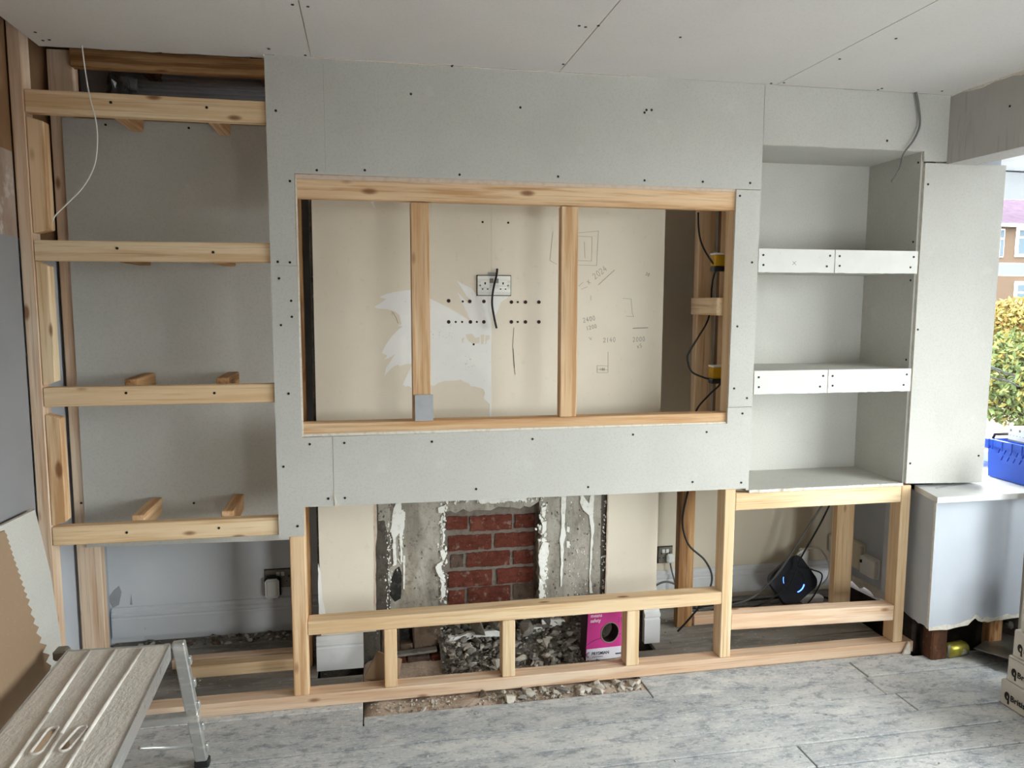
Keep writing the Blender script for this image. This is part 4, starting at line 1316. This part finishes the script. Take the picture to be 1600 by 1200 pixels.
add_tube(bm, [(.05, -.0306, -.006), (.08, -.0306, -.008), (.106, -.0306, -.007)], .0011, 4)
add_tube(bm, [(.068, -.0306, .05), (.064, -.0306, .068), (.10, -.0306, .05), (.068, -.0306, .05)], .0012, 4, False)
add_tube(bm, [(.076, -.0306, .048), (.084, -.0306, .04), (.088, -.0306, .05)], .0011, 4, False)
for a, b2 in (((.05, .05), (.058, .053)), ((.049, .06), (.057, .06)), ((.05, .07), (.057, .067))):
    add_tube(bm, [(a[0], -.0306, a[1]), (b2[0], -.0306, b2[1])], .0011, 4, False)
placed('line_drawing', bm, M_ink, pb, PM)

# brown triangular offcut by the left short stud
prism('board_scrap', [xz(x, y, .1) for x, y in ((568, 1060), (590, 1017), (606, 1024), (628, 1030), (622, 1064), (590, 1066))], .095, .105, M_brownpaper, label='brown triangular board scrap leaning behind the first short stud', cat='offcut')

# ------------------------------------------------------------------ left foreground: offcut, card sheet, hop-up
bm = bmesh.new()
add_prism(bm, [(-.9, .0), (-.085, .0), (-.074, .28), (-.062, .372), (-.052, .632), (-.088, .876), (-.318, .89), (-.9, .93)], 0, .0125, 'YZ', mi=0, ms=1)
for v in bm.verts: v.co.x += -1.13 + (.45 - v.co.z) * .095
obj('plasterboard_offcut', bm, [M_board, M_gyp], label='pale grey plasterboard offcut leaning against the left wall', cat='plasterboard')
edge = [(-.532, .93)]
pts = [(-.532, .93), (-.494, .814), (-.447, .674), (-.416, .567), (-.345, .371), (-.30, .25), (-.25, .1), (-.22, .02)]
for a, b2 in zip(pts, pts[1:]):
    l = math.hypot(b2[0] - a[0], b2[1] - a[1])
    k = max(2, int(l / (.02 + .03 * min(1, max(0, (.85 - a[1]) / .4)))))
    for j in range(k):
        t0, t1 = (j + .25) / k, (j + 1) / k
        s = .006 + .034 * min(1, max(0, (.85 - (a[1] + (b2[1] - a[1]) * t0)) / .4)) * rr.uniform(.35, 1.1)
        edge.append((a[0] + (b2[0] - a[0]) * t0 - .002, a[1] + (b2[1] - a[1]) * t0))
        edge.append((a[0] + (b2[0] - a[0]) * t1 + s, a[1] + (b2[1] - a[1]) * t1))
edge.append((-.22, .0))
bm = bmesh.new()
add_prism(bm, [(-1.5, .0), (-1.5, 1.0)] + edge, 0, .005, 'YZ')
for v in bm.verts: v.co.x += -1.05 + (.5 - v.co.z) * .05
cs_ = obj('card_sheet', bm, M_brownpaper, label='brown card sheet with a torn sawtooth edge at the far left', cat='cardboard')

hp = empty('hop_up', (-.79, -.9, 0), 'plaster-caked folding work platform with two hand slots, left foreground', 'work platform')
ZP = .5
dk = [(-.948, -.443), (-.648, -.452), (-.61, -1.45), (-.94, -1.45)]


def slot(c, d, L_, W_):
    c, d = Vector(c), Vector(d).normalized()
    nn = Vector((-d.y, d.x))
    out = []
    for s, a0 in ((1, -90), (-1, 90)):
        for i in range(7):
            a = math.radians(a0 + 180 * i / 6)
            q = c + d * (s * L_ / 2) + (d * math.cos(a) * W_ * .5 if True else 0) + nn * math.sin(a) * W_ * .5
            out.append((q.x, q.y))
    return out


def slot_at(px0, px1, W_):
    a, b2 = Vector(atz(*px0, ZP)), Vector(atz(*px1, ZP))
    return slot((a + b2) / 2, b2 - a, (b2 - a).length, W_)


s1 = slot_at((57, 1175), (82, 1141), .026)
s2 = slot_at((101, 1170), (127, 1140), .026)
bm = bmesh.new()
add_prism(bm, dk, ZP - .004, ZP, 'XY', holes=[s1, s2], mi=0, ms=0)
obj('deck', bm, M_deck, hp)
for s in (s1, s2):
    bm = bmesh.new()
    add_tube(bm, [(x, y, ZP + .001) for x, y in s + s[:1]], .0045, 6, False)
    obj('slot_rim', bm, M_deck, hp)
for pa, pb_ in (((140, 1018), (75, 1115)), ((180, 1016), (95, 1148)), ((222, 1014), (128, 1160)), ((75, 1115), (-20, 1255)), ((95, 1148), (30, 1250)), ((128, 1160), (70, 1255))):
    a, b2 = atz(*pa, ZP), atz(*pb_, ZP)
    if b2[1] < -1.45: b2 = (a[0] + (b2[0] - a[0]) * .85, -1.40)
    bm = bmesh.new()
    add_tube(bm, [(a[0], a[1], ZP), ((a[0] + b2[0]) / 2, (a[1] + b2[1]) / 2, ZP), (b2[0], b2[1], ZP)], .0062, 6, False)
    obj('rib', bm, M_deck, hp)
bm = bmesh.new()
add_prism(bm, [(-.646, -.452), (-.6415, -.452), (-.604, -1.45), (-.6085, -1.45)], ZP - .05, ZP + .002, 'XY')
obj('side_rail', bm, M_alu, hp)
bm = bmesh.new()
add_prism(bm, [(-.9505, -.443), (-.955, -.443), (-.945, -1.45), (-.9405, -1.45)], ZP - .05, ZP + .002, 'XY')
obj('side_rail', bm, M_alu, hp)
bm = bmesh.new()
add_prism(bm, [(-.955, -.4375), (-.6415, -.4475), (-.6415, -.4515), (-.955, -.4425)], ZP - .05, ZP + .003, 'XY')
obj('end_rail', bm, M_alu, hp)


def hleg(xa, xb, y0, y1):
    """channel section leg, top at the deck corner, foot splayed outward"""
    bm = bmesh.new()
    P0, P1 = Vector((xa, y0, ZP - .002)), Vector((xb, y1, .012))
    ax = (P1 - P0).normalized()
    sxv = Vector((1, 0, 0)) - ax * ax.x
    sxv.normalize()
    syv = ax.cross(sxv)
    mt = Matrix((( sxv.x, syv.x, ax.x, P0.x), (sxv.y, syv.y, ax.y, P0.y), (sxv.z, syv.z, ax.z, P0.z), (0, 0, 0, 1)))
    L_ = (P1 - P0).length
    add_box(bm, -.02, .02, -.014, .014, 0, L_, .004, mtx=mt)
    add_box(bm, -.012, .012, -.02, -.0135, .03, L_ - .02, .002, mtx=mt)
    for k in range(5):
        t = L_ * (.12 + .18 * k)
        add_box(bm, .018, .03, -.008, .01, t, t + .03, .003, mtx=mt)
    o = obj('leg', bm, M_alu, hp)
    bm = bmesh.new()
    add_box(bm, xb - .024, xb + .024, y1 - .02, y1 + .02, 0, .03, .005)
    obj('foot', bm, M_black, o)


hleg(-.622, -.585, -.427, -.33)
hleg(-.965, -.972, -.427, -.33)
hleg(-.60, -.575, -1.40, -1.50)
hleg(-.955, -.98, -1.40, -1.50)
timber('cross_tread', -1.0, -.575, -.405, -.365, .20, .225, M_alu, hp)
tube('stay', [(-.60, -.40, .12), (-.66, -.47, .16), (-.72, -.56, .22)], .006, M_alu, hp, smooth=False)
bm = bmesh.new()
add_box(bm, -.995, -.955, -.445, -.40, ZP - .03, ZP + .004, .006)
obj('corner_clip', bm, M_dsteel, hp)

# ------------------------------------------------------------------ right foreground
gx = [(2.495, -.466, .0, .107), (2.497, -.488, .108, .215), (2.50, -.505, .216, .326), (2.505, -.528, .327, .43)]
names = ['bottom', 'second', 'third', 'topmost']
for k, (x, y, z0, z1) in enumerate(gx):
    e = empty('carton', (x + .15, y - .3, z0), f'dusty white printed carton, {names[k]} of the stack at the right edge' if k in (0, 3) else f'dusty white printed carton, {names[k]} from the bottom of the stack at the right edge', 'carton', 'stack of printed cartons at the right edge')
    bm = bmesh.new()
    vs = add_box(bm, x, x + .30, y - .62, y, z0, z1, .006)
    for v in bm.verts: v.co += Vector((rr.uniform(-.002, .002), rr.uniform(-.002, .002), 0))
    obj('box', bm, M_cardbox, e)
    tm = Matrix.Translation((x - .0012, y - .052, z0 + .034)) @ Matrix.Rotation(-math.pi / 2, 4, 'Z') @ Matrix.Rotation(math.pi / 2, 4, 'X')
    text('lettering', 'British Gypsum', .034, M_inkb, e, tm, bold=.0006)
    bm = bmesh.new()
    yy, zz = y - .036, z0 + .046
    add_prism(bm, [(yy + .012 * math.cos(a), zz + .017 * math.sin(a)) for a in [2 * math.pi * i / 12 for i in range(12)]], x - .0014, x - .0004, 'YZ', holes=[[(yy + .004 * math.cos(a) - .002, zz - .004 + .007 * math.sin(a)) for a in [2 * math.pi * i / 8 for i in range(8)]]])
    add_prism(bm, [(yy - .004, zz - .03), (yy - .012, zz - .03), (yy - .010, zz - .008), (yy - .003, zz - .012)], x - .0014, x - .0004, 'YZ')
    obj('emblem', bm, M_inkb, e)
    box('flap_seam', x - .0008, x + .0002, y - .6, y - .008, z1 - .008, z1 - .0065, M_dsteel, e)

can = empty('drinks_can', (2.62, -.06, .0), 'dented yellow drinks can lying on its side by the rotten stump', 'can')
CM = Matrix.Translation((2.625, -.075, .034)) @ Matrix.Rotation(math.radians(9), 4, 'Z') @ Matrix.Rotation(math.pi / 2, 4, 'Y')
prof_c = [(-.058, .0), (-.058, .022), (-.055, .026), (-.046, .033), (.044, .033), (.054, .027), (.058, .026), (.058, .024), (.055, .023), (.055, 0)]
bm = bmesh.new()
N = 20
rings = []
for zc, rc in prof_c:
    rings.append([bm.verts.new((max(rc, .0005) * math.cos(2 * math.pi * i / N), max(rc, .0005) * math.sin(2 * math.pi * i / N), zc)) for i in range(N)])
for a, b2 in zip(rings, rings[1:]):
    for i in range(N): bm.faces.new((a[i], a[(i + 1) % N], b2[(i + 1) % N], b2[i])).smooth = True
bmesh.ops.recalc_face_normals(bm, faces=bm.faces)
placed('body', bm, M_can, can, CM)
bm = bmesh.new()
add_cyl(bm, (0, 0, .056), .022, .001, 'Z', 16)
placed('lid', bm, M_steel, can, CM)

hk = empty('plastering_hawk', (2.83, -.17, .0), 'square grey metal plastering hawk lying beside the carton stack', 'tool')
bm = bmesh.new()
add_box(bm, -.14, .14, -.14, .14, 0, .003)
placed('plate', bm, M_dsteel, hk, Matrix.Translation((2.86, -.19, .06)) @ Matrix.Rotation(math.radians(45 - 18), 4, 'Z') @ Matrix.Rotation(math.radians(-2), 4, 'X'))
bm = bmesh.new()
add_cyl(bm, (2.86, -.19, .03), .016, .06, 'Z', 12)
obj('handle', bm, M_black, hk)
bm = bmesh.new()
stone_mesh(bm, Vector((2.92, -.06, .12)), (.02, .02, .02), rnd, 2)
add_cyl(bm, (2.92, -.02, .12), .012, .08, 'Y', 10)
obj('pipe_valve', bm, M_dsteel, wbay)
prism('wood_chip', [(2.40, .0), (2.44, .0), (2.435, .045), (2.428, .06)], -.02, -.012, M_gyp, label='white pointed plaster splinter at the end of the sole plate', cat='offcut')

# crate on the sill
ct = empty('tool_crate', (3.05, .0, .785), 'blue plastic tool crate with slotted side on the bay sill', 'crate')
cx0, cx1, cy0, cy1, cz0, cz1 = 2.915, 3.22, -.17, .135, .786, .965
bm = bmesh.new()
holes = []
for k in range(7):
    for r_, zz in ((0, .905), (1, .875)):
        yb = .075 - k * .034 - r_ * .02
        holes.append([(yb, zz), (yb - .006, zz), (yb - .016, zz + .022), (yb - .010, zz + .022)])
add_prism(bm, [(cy1 - .012, cz0), (cy0 + .012, cz0), (cy0, cz1 - .03), (cy1, cz1 - .03)], cx0 + .002, cx0 + .008, 'YZ', holes=holes)
obj('slotted_side', bm, M_crate, ct)
bm = bmesh.new()
add_prism(bm, [(cy1 - .012, cz0), (cy0 + .012, cz0), (cy0, cz1 - .03), (cy1, cz1 - .03)], cx1 - .008, cx1 - .002, 'YZ')
obj('side', bm, M_crate, ct)
for ya in (cy0 + .004, cy1 - .014):
    box('end_wall', cx0 + .009, cx1 - .009, ya, ya + .008, cz0, cz1 - .03, M_crate, ct)
box('bottom', cx0 + .009, cx1 - .009, cy0 + .014, cy1 - .016, cz0, cz0 + .008, M_crate, ct)
bm = bmesh.new()
add_prism(bm, rect(cx0 - .008, cx1 + .008, cy0 - .01, cy1 + .012), cz1 - .03, cz1, 'XY', holes=[rect(cx0 + .012, cx1 - .012, cy0 + .012, cy1 - .012)])
add_box(bm, cx0 - .014, cx0, cy1 - .02, cy1 + .025, cz1 - .045, cz1 + .002, .004)
for k in range(5):
    add_box(bm, cx0 - .011, cx0 - .007, cy1 - .04 - k * .055, cy1 - .036 - k * .055, cz1 - .045, cz1)
obj('rim', bm, M_crate, ct)
bm = bmesh.new()
add_tube(bm, [(cx0 + .02, cy1 - .005, cz1 - .01), (cx0 + .025, cy1 - .01, cz1 + .02), (cx0 + .06, cy1 - .02, cz1 + .022), (cx1 - .06, cy1 - .02, cz1 + .022), (cx1 - .02, cy1 - .005, cz1 - .01)], .007, 8, False)
obj('handle', bm, M_black, ct)
pk = empty('white_pack', (3.06, -.06, .965), 'white printed pack sitting in the top of the blue crate', 'pack')
bm = bmesh.new()
add_box(bm, 2.945, 3.19, -.15, .055, cz1 + .003, cz1 + .07, .004)
obj('pack', bm, M_wplast, pk)
bm = bmesh.new()
for y, z in ((.04, .055), (-.01, .058), (-.07, .056)):
    add_box(bm, 2.9435, 2.9455, y - .006, y + .002, cz1 + z - .006, cz1 + z + .004)
add_box(bm, 2.9435, 2.9455, -.14, .05, cz1 + .004, cz1 + .010)
for k in range(9): add_box(bm, 2.9442, 2.9455, .035 - k * .018, .042 - k * .018, cz1 + .03, cz1 + .032)
obj('print', bm, M_dsteel, pk, kind='stuff')
# upright board at the frame's right edge
timber('leaning_board', 2.770, 2.895, -.268, -.253, .0, .97, M_gwood, None, label='narrow grey board standing upright by the bay at the right edge', cat='board')

# wires poking out beside the pier
for pts, r_, lb in (([at(1543, 571, .15), at(1558, 577, .13), at(1572, 583, .1), at(1586, 587, .08)], .0045, 'thick grey wire end poking out beside the bay pier'),
                    ([at(1543, 572, .14), at(1558, 580, .1), at(1566, 590, .1), at(1576, 594, .1), at(1584, 592, .09), at(1586, 586, .09)], .003, 'looped thin black wire beside the bay pier'),
                    ([at(1543, 588, .15), at(1560, 593, .13), at(1578, 597, .1), at(1592, 604, .08)], .0035, 'lowest straight grey wire beside the bay pier')):
    tube('loose_wire', pts, r_, M_gcable, label=lb, cat='wire')

# ------------------------------------------------------------------ outside
box('ground', -40, 120, 1.2, 90, -.75, -.7, M_ground, kind=ST)
box('ground_side', 3.9, 120, -60, 1.2, -.75, -.7, M_ground, kind=ST)
YH = 36
hs = empty('house', (45, YH, 0), 'pale brick house with tiled roof seen through the bay window', 'house')
hx0, hz1 = xz(1500, 352, YH)
hx1 = hx0 + 12
wins = []
for (xa, ya, xb, yb) in ((1588, 355, 1612, 402), (1585, 440, 1610, 490), (1562, 358, 1566, 402)):
    x0, z1 = xz(xa, ya, YH)
    x1, z0 = xz(xb, yb, YH)
    wins.append((x0, x1, z0, z1))
box('wall', hx0, hx1, YH, YH + 7, -.8, hz1, M_extbrick, hs)
for (x0, x1, z0, z1) in wins:
    f = box('window', x0, x1, YH - .08, YH - .002, z0, z1, M_upvc, hs, bev=.01)
    a = (x1 - x0) * .14
    zm = z0 + (z1 - z0) * .66
    box('pane', x0 + a, x1 - a, YH - .1, YH - .081, z0 + a, zm - .05, M_extglass, f)
    box('pane', x0 + a, x1 - a, YH - .1, YH - .081, zm + .05, z1 - a, M_extglass, f)
_, rz1 = xz(1580, 300, YH + 4)
box('gutter', hx0 - .3, hx1 + .3, YH - .45, YH - .3, hz1 - .05, hz1 + .12, M_upvc, hs)
nrow = 11
for k in range(nrow):
    t0, t1 = k / nrow, (k + 1) / nrow
    y0, z0 = YH - .4 + 4.4 * t0, hz1 + (rz1 + .3 - hz1) * t0
    y1, z1 = YH - .4 + 4.4 * t1, hz1 + (rz1 + .3 - hz1) * t1
    bm = bmesh.new()
    add_prism(bm, [(y0, z0), (y1, z1), (y1, z1 - .2), (y0, z0 - .05)], hx0 - .3, hx1 + .3, 'YZ')
    for v in bm.verts: v.co.z += .06
    obj('tile_course', bm, M_roof, hs)


def bush(name, cpx, Y, rx, rz, n, mats, seed, label, leaf=.05):
    r = np.random.default_rng(seed)
    c = at(*cpx, Y)
    e = empty(name, (c.x, Y, -.7), label, 'bush')
    u = r.normal(size=(n, 3))
    u /= np.linalg.norm(u, axis=1)[:, None]
    p = u * (r.random((n, 1)) ** .4) * np.array([rx, rx * .8, rz]) + np.array(c)
    d1 = r.normal(size=(n, 3))
    d1 /= np.linalg.norm(d1, axis=1)[:, None]
    d2 = np.cross(d1, r.normal(size=(n, 3)))
    d2 /= np.linalg.norm(d2, axis=1)[:, None]
    s = leaf * (.6 + .8 * r.random((n, 1)))
    V = np.stack([p - d1 * s, p + d2 * s * .45, p + d1 * s, p - d2 * s * .45], 1).reshape(-1, 3)
    for k, m in enumerate(mats):
        idx = np.arange(k, n, len(mats))
        vv = V.reshape(n, 4, 3)[idx].reshape(-1, 3) - np.array([c.x, Y, -.7])
        me = bpy.data.meshes.new('foliage')
        me.from_pydata(vv.tolist(), [], [(4 * i, 4 * i + 1, 4 * i + 2, 4 * i + 3) for i in range(len(idx))])
        o = link('foliage', me, m, e, (c.x, Y, -.7))
        o['kind'] = 'stuff'
    bm = bmesh.new()
    for q in range(4):
        add_tube(bm, [(c.x + rx * .1 * q, Y, -.7), (c.x + rx * .05 * q, Y + .05, c.z - rz * .5), (c.x + rx * (.25 * q - .35), Y, c.z + rz * .5)], .03, 6)
    obj('stem', bm, M_bark, e)


bush('hedge', (1610, 500), 8.5, 1.0, .40, 6000, [M_leafy, M_leafo, M_leafy], 1, 'yellow and orange autumn bush outside the window, upper part of the planting')
bush('hedge', (1600, 590), 7.0, 1.0, .75, 7000, [M_leafg, M_leafy, M_leafg], 2, 'green and yellow shrub outside the window below the autumn bush')
bush('hedge', (1650, 560), 10.4, 1.2, .9, 5000, [M_leafg, M_leafg, M_leafy], 3, 'greener shrub standing behind the autumn bush outside the window')
box('garden_wall', 8.0, 18, 12.2, 12.5, -.7, .1, material('garden_brick', '#4A332A', rough=1, spec=0), None, label='low dark brick garden wall behind the shrubs outside', cat='wall')
